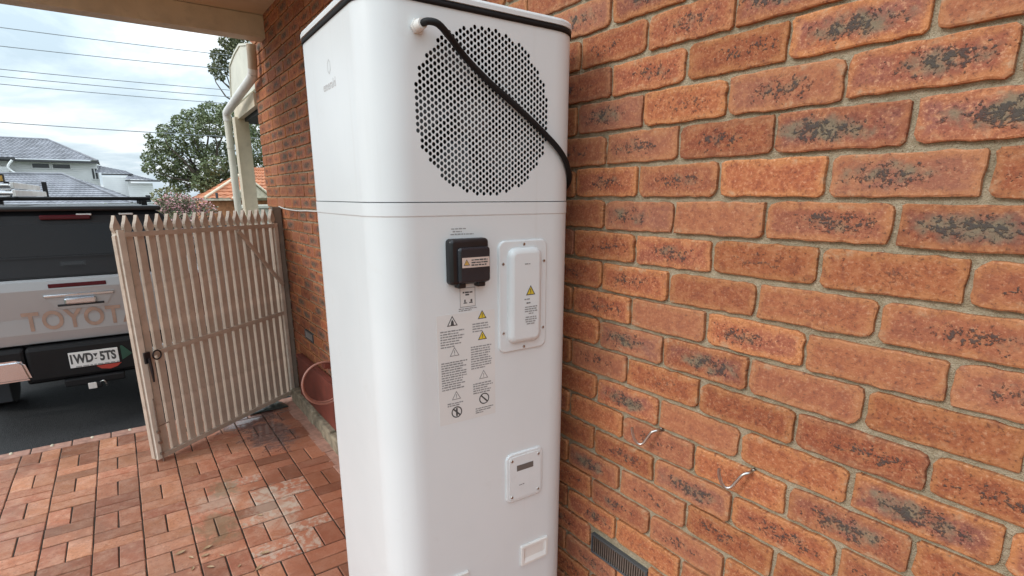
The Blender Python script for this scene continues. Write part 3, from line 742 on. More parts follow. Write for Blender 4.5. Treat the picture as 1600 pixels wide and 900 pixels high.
# recessed handles
def handle(s0, s1, z0, z1):
    mb = MB(); w_ = .009; D1 = .007
    a = rrect(s0, s1, z0, z1, .004, 3); b = rrect(s0+.002, s1-.002, z0+.002, z1-.002, .004, 3); c = rrect(s0+w_, s1-w_, z0+w_, z1-w_, .004, 3); d_ = rrect(s0+w_+.008, s1-w_-.003, z0+w_+.012, z1-w_-.003, .003, 3)
    m = len(a); vs = []
    for o, dd in ((a, 0), (a, D1-.002), (b, D1), (c, D1), (d_, .0012)): vs += [(FX+dd, *p) for p in o]
    mb.add(vs, [(r*m+i, r*m+(i+1) % m, (r+1)*m+(i+1) % m, (r+1)*m+i) for r in range(4) for i in range(m)]+[tuple(range(4*m, 5*m))])
    mb.build('recessed_handle', M['pipe_white'], unit)
handle(.0965, .1975, .660, .7285); handle(-.184, -.083, .655, .7235)
# maker's mark on the left face
mk = T(.012, -UW/2-.0003, 2.012) @ FACE_NY
lettering('emerald', .030, M['inkpale'], unit, mk, .0003, 0, 1.05, 'printed_name')
mb = MB(); vs = []
for i in range(6):
    a = RAD(60*i+30)
    for q in (.017, .0145): vs.append((.019+q*.75*cos(a), -UW/2-.0005, 2.052+q*sin(a)))
mb.add(vs, [(2*i, 2*i+1, (2*i+3) % 12, (2*i+2) % 12) for i in range(6)]); mb.build('hexagon_mark', M['inkpale'], unit)

# ------------------------------------------------------------------ fittings on the wall
def wall_hook(x, z, label):
    h = thing('wall_hook', label, 'hook', (x, 0, z), 0, 'wire hooks screwed into the brick wall')
    MB().cyl((.003, .008, .004), .0055, -.006, 'y', 10).build('screw_eye', M['oldsteel'], h)
    p = smooth_path([(0.003, .006, .004), (.002, -.012, .003), (-.010, -.022, -.004), (-.026, -.026, -.028), (-.038, -.030, -.046), (-.052, -.036, -.050), (-.062, -.044, -.036), (-.066, -.052, -.010), (-.064, -.056, .006)], 6)
    MB().tube([Vector((q.x*.72, q.y, q.z*.9)) for q in p], .0038, 10).build('hook', M['steel'], h)
wall_hook(.247, 1.137, 'small steel J hook in the brick wall, the one nearer the white unit')
wall_hook(.516, 1.131, 'small steel J hook in the brick wall, the one farther from the white unit')
av = thing('air_vent', 'slotted dark grey metal air vent set low in the brick wall', 'vent', (.126, 0, .655))
mb = MB()
for z0, z1 in ((-.034, -.028), (.028, .034)): mb.box(-.116, .116, -.003, .02, z0, z1)
for x0, x1 in ((-.116, -.111), (.111, .116)): mb.box(x0, x1, -.003, .02, -.028, .028)
mb.build('vent_frame', M['fan'], av); MB().box(-.111, .111, .014, .02, -.028, .028).build('back_plate', M['dark_in'], av)
s0 = None
for i in range(24):
    x = -.106+i*.0092
    if s0 is None:
        s0 = MB().box(-.0022, .0022, -.001, .012, -.0278, .0278).build('vent_bar', M['oldsteel'], av); s0.location = (x, 0, 0)
    else:
        c = s0.copy(); link(c, av); c.location = (x, 0, 0)
wv = thing('weep_vent', 'small pale grey vent block set in the wall behind the gate post', 'vent', (-3.24, 0, .668))
mb = MB(); mb.box(-.112, .112, -.004, .02, -.036, -.028); mb.box(-.112, .112, -.004, .02, .028, .036); mb.box(-.112, -.104, -.004, .02, -.028, .028); mb.box(.104, .112, -.004, .02, -.028, .028); mb.build('vent_frame', M['fan'], wv)
for i in range(5): MB().box(-.104, .104, -.002, .012, -.024+i*.0115, -.018+i*.0115).build('louvre', M['alu'], wv)
cabp = smooth_path([(-3.74, -.012, 1.668), (-3.55, -.008, 1.652), (-3.2, -.007, 1.645), (-2.9, -.008, 1.650), (-2.2, -.008, 1.652), (-1.0, -.008, 1.65)], 6)
tag(MB().tube(cabp, .0050, 8).build('wall_cable', M['pipe_white']), 'thin pale cable run along the bricks from gate post to the unit', 'cable')
# maroon board and hose loop
mbrd = thing('maroon_board', 'dark maroon painted board standing on the ledge against the wall', 'board', (-3.0, -.012, .118))
MB().box(-.46, .62, -.045, 0, 0, .36, c=.005).build('board', M['maroon'], mbrd); MB().box(-.46, .62, -.055, -.0455, .335, .36, c=.003).build('top_batten', M['maroon'], mbrd)
hs = thing('hose_loop', 'loop of faded brown pink garden hose hung from a wall bracket by the unit', 'hose', (-2.30, -.165, .575))
for q, (rr_, off) in enumerate(((.142, 0), (.135, -.02))):
    pts = [(off+.006*sin(2*a), rr_*cos(a)*1.02, rr_*sin(a)) for a in [2*pi*i/56 for i in range(56)]]
    MB().tube(pts, .0068, 10, closed=True).build('hose_coil', M['hose'], hs)
MB().box(-.045, .012, .02, .164, .09, .128, c=.008).box(-.05, .012, -.005, .03, .095, .135, c=.008).build('hose_bracket', M['maroon'], hs)

# ------------------------------------------------------------------ gate
GA = math.atan2(-1.065, .715); GL = 1.283
gate = thing('picket_gate', 'beige steel picket gate standing open towards the silver ute', 'gate', (-3.70, -.07, 0), GA)
TOPZ = lambda x: 1.52+.003*x; SAG = lambda x: -.045*x/GL
MB().box(GL-.040, GL, -.036, .022, .030, 1.552, c=.003).build('free_stile', M['gate_lit'], gate)
MB().box(-.012, .026, -.020, .020, .078, 1.538, c=.003).build('hinge_stile', M['gate_lit'], gate)
def pick(w=.0435, d=.029):
    hw = w/2; prof = [(hw, 0)]
    ztop = 1.533
    R_ = [(hw, ztop-.006), (.0135, ztop+.004), (.0135, ztop+.012), (.0215, ztop+.030), (.0235, ztop+.044), (.0185, ztop+.064), (.0095, ztop+.086), (.003, ztop+.110), (.001, ztop+.116)]
    P = [(hw, .052)]+R_; P = P+[(-x, z) for x, z in P[::-1]]
    mb = MB(); n = len(P)
    vs = [(x, d/2, z) for x, z in P]+[(x, -d/2, z) for x, z in P]
    mb.add(vs, [tuple(range(n)), tuple(range(n, 2*n))[::-1]]+[(i, (i+1) % n, n+(i+1) % n, n+i) for i in range(n)])
    return mb
pk = pick().build('picket', M['gate'], gate)
bmp = bmesh.new(); bmp.from_mesh(pk.data); bmesh.ops.triangulate(bmp, faces=[f for f in bmp.faces if len(f.verts) > 4]); bmp.to_mesh(pk.data); bmp.free()
xs = [.0225+.0694*i for i in range(19)]
for i, x in enumerate(xs):
    o = pk if i == 0 else pk.copy()
    if i: link(o, gate)
    o.location = (x, -.010, SAG(x)*.25+random.uniform(-.003, .003)); o.rotation_euler = (0, random.uniform(-.003, .003), 0)
def rail(z0, z1, name='rail', h=.030):
    a, b = .026, GL-.040; y0, y1 = .006, .024
    MB().hexa([(a, y0, z0-h/2), (b, y0, z1-h/2), (b, y1, z1-h/2), (a, y1, z0-h/2), (a, y0, z0+h/2), (b, y0, z1+h/2), (b, y1, z1+h/2), (a, y1, z0+h/2)]).build(name, M['gate'], gate)
rail(1.518, 1.522); rail(.792, .750); rail(.082, .045)
a, b = Vector((.405, 0, 1.500)), Vector((.012, 0, 1.035)); dd = (b-a).normalized(); nn = Vector((-dd.z, 0, dd.x))*.013
MB().hexa([tuple(p+Vector((0, y, 0))) for p, y in ((a-nn, .0245), (b-nn, .0245), (b-nn, .040), (a-nn, .040), (a+nn, .0245), (b+nn, .0245), (b+nn, .040), (a+nn, .040))]).build('brace', M['gate'], gate)
# latch with ring
lt = MB().box(GL-.062, GL-.020, .021, .034, .700, .775, c=.004).build('latch', M['gloss_black'], gate)
MB().tube([(GL-.041, .045, .735), (GL-.044, .048, .65), (GL-.046, .046, .575)], [.009, .010, .006], 8).build('latch_handle', M['gloss_black'], lt)
pts = [(GL-.098+.028*cos(2*pi*i/20), .042, .745+.030*sin(2*pi*i/20)) for i in range(20)]
MB().tube(pts, .005, 8, closed=True).build('latch_ring', M['gloss_black'], lt)
db = MB().tube([(GL-.030, .030, .46), (GL-.030, .030, -.055+.06)], .0045, 8).build('drop_bolt', M['oldsteel'], gate)
MB().tube([(GL-.030, .032, .262), (GL-.105, .034, .268), (GL-.108, .034, .262)], .0035, 8).build('bolt_handle', M['oldsteel'], db)
for z in (.06, .14, .215): MB().box(GL-.040, GL-.018, .021, .037, z, z+.018, c=.002).build('bolt_guide', M['oldsteel'], db)
for z in (.40, 1.22): MB().cyl((-.022, .0, z), .011, .07, 'z', 12).build('hinge', M['oldsteel'], gate)
gp = thing('gate_post', 'shade-darkened gate post fixed upright against the brick wall', 'post', (-3.735, -.042, 0))
MB().box(-.034, .034, -.034, .034, -.02, 1.655, c=.003).build('post', M['post'], gp); MB().box(-.037, .037, -.036, .036, 1.6552, 1.666, c=.003).build('post_cap', M['post'], gp)
# dark mat under the hinge end
mt = thing('rubber_mat', 'crumpled dark green rubber mat on the paving under the gate hinge', 'mat', (-3.66, -.36, .012), .2)
bm = bmesh.new(); bmesh.ops.create_grid(bm, x_segments=14, y_segments=10, size=.5)
for v in bm.verts:
    x, y = v.co.x*.34, v.co.y*.30; v.co = Vector((x+.02*sin(9*y), y+.02*sin(11*x), .012+.014*abs(sin(16*x+3*y))*abs(cos(11*y))+.004*sin(30*x)))
ex_ = bmesh.ops.extrude_face_region(bm, geom=bm.faces[:])
for v in [g for g in ex_['geom'] if isinstance(g, bmesh.types.BMVert)]: v.co.z -= .008
MB().bm(bm, sm=True).build('mat', simple('dark_green_rubber', (.035, .045, .042), .35, nscale=10), mt)

# ------------------------------------------------------------------ carport roof at the far end, unseen reach trimmed for the light
cr_ = thing('carport_roof', 'beige lined carport ceiling with a cream front beam overhead', 'roof', (-3.8, 0, 2.9))
bx0 = -.0
MB().box(-.02, .12, -3.05, .0035, .012, .168, c=.004).build('beam', M['timber'], cr_)
MB().box(-.02, .13, -3.05, .0035, .1705, .300).build('fascia', M['timber'], cr_)
for i in range(11):
    MB().box(.1315+i*.245, .1315+(i+1)*.245-.004, -1.80, .0035, .172, .184).build('ceiling_board', M['soffit'], cr_)
MB().box(.1315, 2.84, -1.80, .0035, .1845, .22).build('ceiling_backing', M['soffit'], cr_)
MB().box(-.06, 2.96, -1.87, .003, .302, .34).build('roof_sheet', M['gutter'], cr_)
MB().box(2.82, 2.90, -3.05, .0032, .15, .300).build('rear_beam', M['timber'], cr_)
MB().box(-.0, .10, -3.05, -2.95, -2.9, .011).build('post', M['timber'], cr_); MB().box(2.82, 2.90, -3.05, -2.95, -2.9, .149).build('post', M['timber'], cr_)

# porch beyond the wall corner
po = thing('porch', 'small timber porch with cream gable sheet beyond the wall corner', 'porch', (-5.1, 0, -.1))
MB().box(-.07, .07, -.045, .08, 0, 2.60, c=.004).build('post', M['timber'], po)
b0, b1 = (-.09, 2.575), (.872, 2.60)
MB().hexa([(b0[0], -.015, b0[1]), (b1[0], -.015, b1[1]), (b1[0], .03, b1[1]), (b0[0], .03, b0[1]), (b0[0], -.015, b0[1]+.11), (b1[0], -.015, b1[1]+.11), (b1[0], .03, b1[1]+.11), (b0[0], .03, b0[1]+.11)]).build('beam', M['timber'], po)
P_ = [(-.285, 2.72), (.86, 2.74), (.98, 3.053), (.44, 3.153), (.16, 3.133), (-.114, 3.083)]
MB().prism(P_, 'y', .005, .035).build('gable_sheet', M['panel'], po)
MB().prism([(-.31, 2.72), (-.285, 2.72), (-.115, 3.085), (.16, 3.135), (.44, 3.155), (.98, 3.055), (.98, 3.072), (.44, 3.173), (.15, 3.152), (-.13, 3.10)], 'y', -.005, .045).build('edge_trim', M['panel'], po)
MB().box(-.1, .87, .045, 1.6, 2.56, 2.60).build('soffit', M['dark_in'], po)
MB().box(-.09, .87, .045, 1.6, 2.601, 2.70).build('roof', M['gutter'], po)
dpz = thing('downpipe', 'pale round stormwater downpipe dropping from the carport beam to the porch post', 'downpipe', (-5.0, -.115, -.1))
ref = (-5.0, -.115, -.1)
def rel(*p): return tuple(p[i]-ref[i] for i in range(3))
MB().tube(smooth_path([rel(-3.925, -.055, 2.912), rel(-3.935, -.055, 2.80), rel(-3.95, -.056, 2.735)], 3), .036, 14).build('upper_pipe', M['pipe_shaded'], dpz)
MB().tube(smooth_path([rel(-3.95, -.056, 2.737), rel(-3.965, -.058, 2.70), rel(-4.02, -.062, 2.675), rel(-4.5, -.09, 2.60), rel(-4.93, -.112, 2.532), rel(-4.99, -.115, 2.51), rel(-5.0, -.115, 2.45)], 5), .037, 14).build('sloping_pipe', M['pipe_white'], dpz)
MB().tube([rel(-5.0, -.115, 2.452), rel(-5.0, -.115, -.08)], .033, 14).build('lower_pipe', M['panel'], dpz)
for z in (1.2, 2.2): MB().cyl(rel(-5.0, -.115, z), .037, .025, 'z', 14).build('pipe_clip', M['panel'], dpz)
lw = thing('rendered_wall', 'low pale rendered garden wall behind the gate beside the porch', 'wall', (-6.5, .45, -.1))
MB().box(-.08, .08, -.26, 1.6, 0, 1.70, c=.01).build('wall', M['panel'], lw); MB().box(-.11, .11, -.28, 1.62, 1.7005, 1.745, c=.008).build('capping', M['panel'], lw)

# ------------------------------------------------------------------ ute
CX, CY, CZ = -4.45, -1.45, -.10
car = thing('parked_ute', 'silver dual cab ute with black canopy parked behind the open gate', 'ute', (CX, CY, CZ))
def bxp(name, mat, x0, x1, y0, y1, z0, z1, c=.01, parent=None): return MB().box(x0, x1, y0, y1, z0, z1, c).build(name, mat, parent or car)
HW = .925
# tray sides and tailgate, body tapers in plan at the corners
tg = MB(); prof = [(-.03, .705), (.012, .72), (.022, .80), (.018, .92), (.024, 1.02), (.030, 1.14), (.022, 1.205), (-.005, 1.222), (-.05, 1.222), (-.05, .705)]
tg.prism(prof, 'y', -.72, .72); tail = tg.build('tailgate', M['silver'], car)
for sg in (-1, 1):
    bxp('tray_side', M['silver'], -1.75, -.005, sg*.735, sg*HW, .60, 1.225, .05)
    bxp('tail_light', M['redlens'], -.12, .012, sg*.745, sg*.91, .80, 1.19, .02)
    bxp('wheel_arch', M['plastic'], -1.42, -.48, sg*.90, sg*.945, .52, .95, .03)
bxp('tray_floor', M['plastic'], -1.75, -.05, -.735, .735, .62, .72, .01)
# tailgate details
bxp('brake_light', M['redlens'], .026, .036, -.185, .185, 1.150, 1.182, .006, tail)
hr_ = MB(); hp = [(-.235, 1.105), (.235, 1.105), (.165, .995), (.12, .978), (-.12, .978), (-.165, .995)]
hr_.prism(hp, 'x', .018, .031); hrec = hr_.build('handle_recess', M['silver'], tail)
bxp('handle_chrome', M['chrome'], .030, .046, -.225, .225, 1.075, 1.098, .006, tail)
bxp('handle_grip', M['chrome'], .029, .062, -.105, .105, 1.012, 1.066, .014, tail); bxp('handle_gap', M['dark_in'], .029, .041, -.15, .15, 1.000, 1.016, .003, tail)
lettering('TOYOTA', .205, M['copper'], tail, T(.0245, -.005, .888) @ FACE_X, .001, .005, 1.12, 'lettering', .83)
# bumper
bxp('bumper', M['plastic'], -.10, .105, -.40, .40, .425, .700, .025)
for sg in (-1, 1):
    bxp('bumper_step', M['plastic'], -.10, .085, sg*.405, sg*.90, .48, .70, .025)
    mb = MB(); P_ = [(sg*.385, .455), (sg*.415, .60), (sg*.445, .622), (sg*.90, .622), (sg*.92, .455)]; mb.prism(P_, 'x', .075, .118)
    q = mb.build('bumper_chrome', M['chrome'], car); 
    bm = bmesh.new(); bm.from_mesh(q.data); bmesh.ops.bevel(bm, geom=bm.edges[:], offset=.018, segments=3, affect='EDGES'); bm.to_mesh(q.data); bm.free()
bxp('towbar', M['plastic'], -.02, .14, -.20, .20, .36, .42, .01); bxp('tow_tongue', M['plastic'], .10, .20, -.04, .04, .335, .375, .008)
bxp('hitch_cover', M['label'], .195, .203, -.05, .005, .335, .385, .004); 
MB().tube(smooth_path([(.17, .03, .375), (.19, .055, .385), (.18, .07, .34)], 5), .006, 8).build('safety_chain', M['steel'], car)
# number plate
pl = bxp('number_plate', M['plate'], .107, .112, -.145, .180, .505, .632, .004)
lettering('1WD', .102, M['inkdark'], pl, T(.113, -.068, .572) @ FACE_X, .0005, .0045, 1.0, 'lettering', .68)
lettering('5TS', .102, M['inkdark'], pl, T(.113, .108, .572) @ FACE_X, .0005, .0045, 1.0, 'lettering', .68)
mb = MB(); mb.add([(.1135, .010, .605), (.1135, .044, .605), (.1135, .027, .575)], [(0, 1, 2)]); mb.add([(.1135, .016, .565), (.1135, .038, .565), (.1135, .027, .555)], [(0, 1, 2)]); mb.build('plate_symbol', M['inkdark'], pl)
mb = MB(); rp = random.Random(2); y = -.11
while y < .16:
    w_ = rp.uniform(.015, .04); mb.box(.1122, .1132, y, y+w_, .508, .516); y += w_+.008
mb.build('plate_slogan', M['ink'], pl)
mb = MB(); mb.prism([(.20, .52), (.275, .565), (.215, .64), (.199, .64)], 'x', .106, .110); mb.build('green_sticker', M['green'], car)
mb = MB(); mb.prism([(.02, .498), (.05, .47), (.11, .458), (.16, .472), (.19, .498)], 'x', .106, .110); mb.build('red_sticker', M['redst'], car)
# canopy on the tray
def ring_y(z, hw, x): return (x, hw, z)
cn = MB(); secs = [(1.228, .72, -.02), (1.36, .715, -.045), (1.62, .685, -.085), (1.70, .665, -.105), (1.745, .60, -.15)]
for a in range(len(secs)-1):
    z0, h0, x0 = secs[a]; z1, h1, x1 = secs[a+1]
    cn.hexa([(-1.72, -h0, z0), (x0, -h0, z0), (x0, h0, z0), (-1.72, h0, z0), (-1.70, -h1, z1), (x1, -h1, z1), (x1, h1, z1), (-1.70, h1, z1)])
can = cn.build('canopy', M['canopy'], car)
def slab(name, mat, y0, y1, z0, z1, off, parent):
    def X(z): 
        for (a, _, xa), (b, _, xb) in zip(secs, secs[1:]):
            if a <= z <= b: return xa+(xb-xa)*(z-a)/(b-a)
        return secs[-1][2]
    return MB().hexa([(X(z0)-.02, y0, z0), (X(z0)+off, y0, z0), (X(z0)+off, y1, z0), (X(z0)-.02, y1, z0), (X(z1)-.02, y0, z1), (X(z1)+off, y0, z1), (X(z1)+off, y1, z1), (X(z1)-.02, y1, z1)]).build(name, mat, parent)
hatch = slab('rear_hatch', M['canopy'], -.66, .66, 1.24, 1.66, .006, can)
slab('rear_glass', M['glass'], -.61, .61, 1.395, 1.635, .010, hatch)
slab('hatch_lip', M['canopy'], -.655, .655, 1.378, 1.391, .016, hatch)
slab('hatch_handle', M['gloss_black'], -.07, .06, 1.318, 1.336, .022, hatch); slab('handle_bezel', M['gloss_black'], -.085, .075, 1.31, 1.345, .010, hatch)
bxp('canopy_light', M['redlens'], -.10, -.062, -.16, .16, 1.672, 1.706, .008, can)
bxp('roof_lip', M['gloss_black'], -1.72, -.075, -.655, .655, 1.735, 1.775, .016, can)
for q in (-.45, .12, .40): bxp('hinge', M['alu'], -.13, -.07, q-.05, q+.05, 1.700, 1.716, .004, can)
for x in (-.35, -1.05, -1.6):
    bxp('rack_bar', M['plastic'], x-.03, x+.03, -.64, .60, 1.815, 1.845, .008)
    for sg in (-1, 1): bxp('rack_leg', M['plastic'], x-.03, x+.03, sg*.55-.02, sg*.55+.02, 1.77, 1.816, .004)
# cab, bonnet and the rest (behind the canopy)
cb_ = MB(); cb_.hexa([(-3.5, -.90, .62), (-1.76, -.90, .62), (-1.76, .90, .62), (-3.5, .90, .62), (-3.42, -.90, 1.15), (-1.76, -.90, 1.15), (-1.76, .90, 1.15), (-3.42, .90, 1.15)])
cb_.hexa([(-3.40, -.87, 1.152), (-1.77, -.87, 1.152), (-1.77, .87, 1.152), (-3.40, .87, 1.152), (-2.95, -.70, 1.72), (-1.86, -.70, 1.72), (-1.86, .70, 1.72), (-2.95, .70, 1.72)]); cb_.build('cab', M['silver'], car)
bxp('bonnet', M['silver'], -4.75, -3.40, -.88, .88, .55, 1.10, .08); bxp('front_bumper', M['plastic'], -4.88, -4.70, -.90, .90, .42, .75, .05)
for sg in (-1, 1):
    bxp('side_window', M['glass'], -3.0, -1.95, sg*.80, sg*.815, 1.22, 1.62, .01)
    for x in (-1.0, -4.05):
        y0 = sg*.66; y1 = sg*.90
        mb = MB(); mb.cyl((x, min(y0, y1), .375), .375, abs(y1-y0), 'y', 32); wl = mb.build('wheel', M['tyre'], car)
        mb = MB(); mb.cyl((x, sg*.902-.004, .375), .22, .008, 'y', 24); mb.build('rim', M['alu'], wl)
    bxp('mud_flap', simple('grey_mud_flap', (.045, .046, .05), .7), -.50, -.485, sg*.62, sg*.90, .14, .52, .006)
bxp('chassis', M['plastic'], -4.2, -.1, -.45, .45, .36, .56, .02)
MB().tube([(-3.2, .0, .46), (-3.2, .0, .46+.001)], .01, 6).build('axle_stub', M['plastic'], car) if False else None
MB().tube([(-1.0, -.66, .375), (-1.0, .66, .375)], .05, 10).build('rear_axle', M['plastic'], car)
# ladder on the rack
ld = thing('extension_ladder', 'aluminium extension ladder lying on the ute roof rack', 'ladder', (-6.0, -1.90, 1.747))
for j, (yy, zz) in enumerate(((-.16, 0), (.16, 0), (-.13, .062), (.13, .062))):
    MB().box(-1.2+.1*j, 1.42-.12*j, yy-.013, yy+.013, zz, zz+.052, c=.004).build('rail', M['alu'], ld)
for i in range(9):
    MB().cyl((-1.0+i*.28, -.147, .026), .014, .294, 'y', 10).build('rung', M['alu'], ld); MB().cyl((-.88+i*.25, -.117, .088), .012, .234, 'y', 10).build('rung', M['alu'], ld)
for yy in (-.16, .16): MB().box(-1.235, -1.19, yy-.022, yy+.022, -.012, .16, c=.005).build('rubber_foot', M['black'], ld)
ab = thing('amber_panel', 'amber slatted panel in a black frame standing on the ladder', 'panel', (-5.1, -1.93, 1.862))
MB().box(-.012, .012, -.105, .105, 0, .008).box(-.012, .012, -.105, .105, .055, .063).box(-.012, .012, -.105, -.097, .008, .055).box(-.012, .012, .097, .105, .008, .055).build('frame', M['gloss_black'], ab)
for i in range(8): MB().box(-.008, .009, -.096+i*.0241, -.096+i*.0241+.022, .0082, .0548, c=.002).build('slat', M['amber'], ab)

# ------------------------------------------------------------------ far houses
def tiled_slope(p00, p10, p11, p01, rows, cols, amp_r, amp_c):
    """four corners: eave left, eave right, ridge right, ridge left; stepped rows of rolled tiles"""
    a, b, c, d = map(Vector, (p00, p10, p11, p01)); n = (b-a).cross(d-a).normalized()
    if n.z < 0: n = -n
    nc = cols*4; vs = []; fs = []
    for r in range(rows):
        for e in (0, 1):
            t = (r+e)/rows; L = a.lerp(d, t); R_ = b.lerp(c, t)
            for i in range(nc+1):
                s_ = i/nc; h = amp_c*(.5+.5*cos(2*pi*i/4))+(amp_r if e == 0 else 0)
                vs.append(L.lerp(R_, s_)+n*h)
    w_ = nc+1
    for r in range(2*rows-1):
        for i in range(nc): fs.append((r*w_+i, r*w_+i+1, (r+1)*w_+i+1, (r+1)*w_+i))
    return vs, fs
def slope(name, mat, corners, rows, cols, parent, ar=.05, ac=.04):
    mb = MB(); v, f = tiled_slope(*corners, rows, cols, ar, ac); mb.add(v, f); return mb.build(name, mat, parent)
def boards(name, mat, x, y0, y1, z0, z1, pitch, parent):
    mb = MB(); n = max(1, int((z1-z0)/pitch)); h = (z1-z0)/n
    for i in range(n):
        za = z0+i*h; mb.add([(x+.035, y0, za), (x+.035, y1, za), (x, y1, za+h), (x, y0, za+h)], [(0, 1, 2, 3)]); mb.add([(x, y0, za), (x, y1, za), (x+.035, y1, za), (x+.035, y0, za)], [(0, 1, 2, 3)])
    mb.box(x-.3, x-.01, y0, y1, z0, z1)
    return mb.build(name, mat, parent)
HX = -70
wh = thing('weatherboard_house', 'white two storey weatherboard house with grey tiled roofs behind the ute', 'house', (HX, -5, -.16))
def h(x, y, z): return (x-HX, y+5, z+.16)
def hb(name, mat, x0, x1, y0, y1, z0, z1, c=0, parent=None):
    p, q = h(x0, y0, z0), h(x1, y1, z1); return MB().box(p[0], q[0], p[1], q[1], p[2], q[2], c).build(name, mat, parent or wh)
w0 = boards('wall', M['wboard'], 0, -17, 2.95, 0, 5.25, .19, wh)
ro = slope('upper_roof', M['rooftile'], (h(-69.2, -19, 5.02), h(-69.2, -1.9, 5.16), h(-74.5, -5.8, 7.35), h(-74.5, -19, 7.33)), 15, 44, wh)
slope('upper_roof', M['rooftile'], (h(-69.2, -1.9, 5.16), h(-79.5, -1.9, 5.16), h(-74.6, -5.8, 7.35), h(-74.5, -5.8, 7.35)), 15, 20, wh)
MB().tube([h(-69.2, -1.9, 5.2), h(-74.5, -5.8, 7.40), h(-74.5, -19, 7.38)], .10, 8).build('ridge_cap', M['rooftile'], wh)
hb('gutter', M['gutter'], -69.35, -69.15, -19, -1.8, 4.92, 5.12)
hb('eave_lining', M['wboard'], -70, -69.36, -19, -1.95, 4.96, 5.04)
# hip tail on the right, upper storey's lower eave
slope('side_roof', M['rooftile'], (h(-69.0, -2.3, 3.97), h(-69.0, .85, 3.90), h(-71.5, .2, 4.35), h(-71.5, -2.0, 4.85)), 6, 8, wh)
hb('gutter', M['gutter'], -69.05, -68.9, -1.8, .85, 3.82, 3.97)
boards('side_wall', M['wboard'], 1.4-.25+.0, 3.2, 5.5, 0, 3.9, .19, wh)
slope('side_roof', M['rooftile'], (h(-67.6, .05, 3.36), h(-67.6, 3.0, 3.26), h(-70, 2.2, 3.50), h(-70, .6, 4.05)), 5, 8, wh)
hb('gutter', M['gutter'], -67.7, -67.5, .05, 3.05, 3.20, 3.34)
boards('wing_wall', M['wboard'], 2.0, 5.2, 7.35, 0, 3.2, .19, wh)
# windows
def win(y0, y1, z0, z1, xo=.0, panes=1):
    f = MB(); x = xo+.04; p0, p1 = h(0, y0, z0), h(0, y1, z1); t = .09
    Y0, Y1, Za, Zb = p0[1], p1[1], p0[2], p1[2]
    f.box(x, x+.08, Y0-t, Y1+t, Za-t, Za); f.box(x, x+.08, Y0-t, Y1+t, Zb, Zb+t); f.box(x, x+.08, Y0-t, Y0, Za, Zb); f.box(x, x+.08, Y1, Y1+t, Za, Zb)
    for i in range(1, panes): yy = Y0+(Y1-Y0)*i/panes; f.box(x, x+.07, yy-.04, yy+.04, Za, Zb)
    o = f.build('window', M['wboard'], wh); MB().box(x+.001, x+.03, Y0, Y1, Za, Zb).build('pane', M['farglass'], o)
win(-7.06, -5.80, 4.40, 4.80); win(-5.54, -4.2, 4.38, 4.78); win(-2.56, -2.12, 3.45, 4.45, 0, 2); win(1.55, 1.98, 1.15, 1.85, 2.0)
# left projecting bay and its gutter spout
boards('bay_wall', M['wboard'], 1.5, -14, -3.7, 0, 4.55, .19, wh)
slope('bay_roof', M['rooftile'], (h(-67.9, -19, 5.18), h(-67.9, -8.1, 5.28), h(-69.3, -9.3, 6.10), h(-69.3, -19, 6.05)), 5, 26, wh)
hb('gutter', M['gutter'], -68.0, -67.8, -19, -8.0, 5.02, 5.20)
MB().tube(smooth_path([h(-67.7, -8.2, 4.95), h(-67.7, -8.6, 4.3), h(-67.7, -8.1, 3.75), h(-67.7, -7.2, 3.55)], 6), .10, 8).build('gutter_spout', M['wboard'], wh)
# single storey front roof
slope('front_roof', M['rooftile'], (h(-62.0, -16, .95), h(-62.0, .2, 1.10), h(-67.0, -4.75, 3.72), h(-67.0, -16, 3.60)), 15, 40, wh)
slope('front_roof', M['rooftile'], (h(-62.0, .2, 1.10), h(-71.0, 1.8, 1.10), h(-67.2, -4.7, 3.72), h(-67.0, -4.75, 3.72)), 15, 20, wh)
MB().tube([h(-62.0, .2, 1.18), h(-67, -4.75, 3.80), h(-67, -16, 3.68)], .10, 8).build('ridge_cap', M['rooftile'], wh)
hb('front_wall', M['wboard'], -66, -62.5, -15.8, -.2, -.1, .95)

oh = thing('brick_cottage', 'orange brick cottage with terracotta tiled hip roof beyond the gate', 'house', (-40, 6, -.16))
def ob(x, y, z): return (x+40, y-6, z+.16)
MB().box(*[v for p in zip(ob(-46, 3.75, -.1), ob(-40, 12, 1.60)) for v in p]).build('wall', M['orangewall'], oh)
slope('roof', M['terracotta'], (ob(-39.6, 3.60, 1.58), ob(-39.6, 12, 1.60), ob(-43, 9.0, 3.75), ob(-43, 7.3, 3.75)), 10, 18, oh, .05, .05)
slope('roof', M['terracotta'], (ob(-39.6, 3.60, 1.58), ob(-46.4, 3.6, 1.58), ob(-43.2, 7.3, 3.75), ob(-43, 7.3, 3.75)), 10, 14, oh, .05, .05)
MB().tube([ob(-39.55, 3.62, 1.66), ob(-43, 7.3, 3.82)], .09, 8).build('ridge_cap', M['creamtrim'], oh)
MB().box(*[v for p in zip(ob(-39.55, 3.5, 1.48), ob(-39.40, 12, 1.60)) for v in p]).build('gutter', M['creamtrim'], oh)
gb = MB().prism([(5.3-6, 1.66+.16), (6.35-6, 2.62+.16), (7.4-6, 1.66+.16)], 'x', 1.2, 1.35).build('gable', M['creamtrim'], oh)
MB().tube([(1.4, 5.1-6, 1.60+.16), (1.4, 6.35-6, 2.74+.16), (1.4, 7.6-6, 1.60+.16)], .10, 6).build('barge_board', M['creamtrim'], oh)
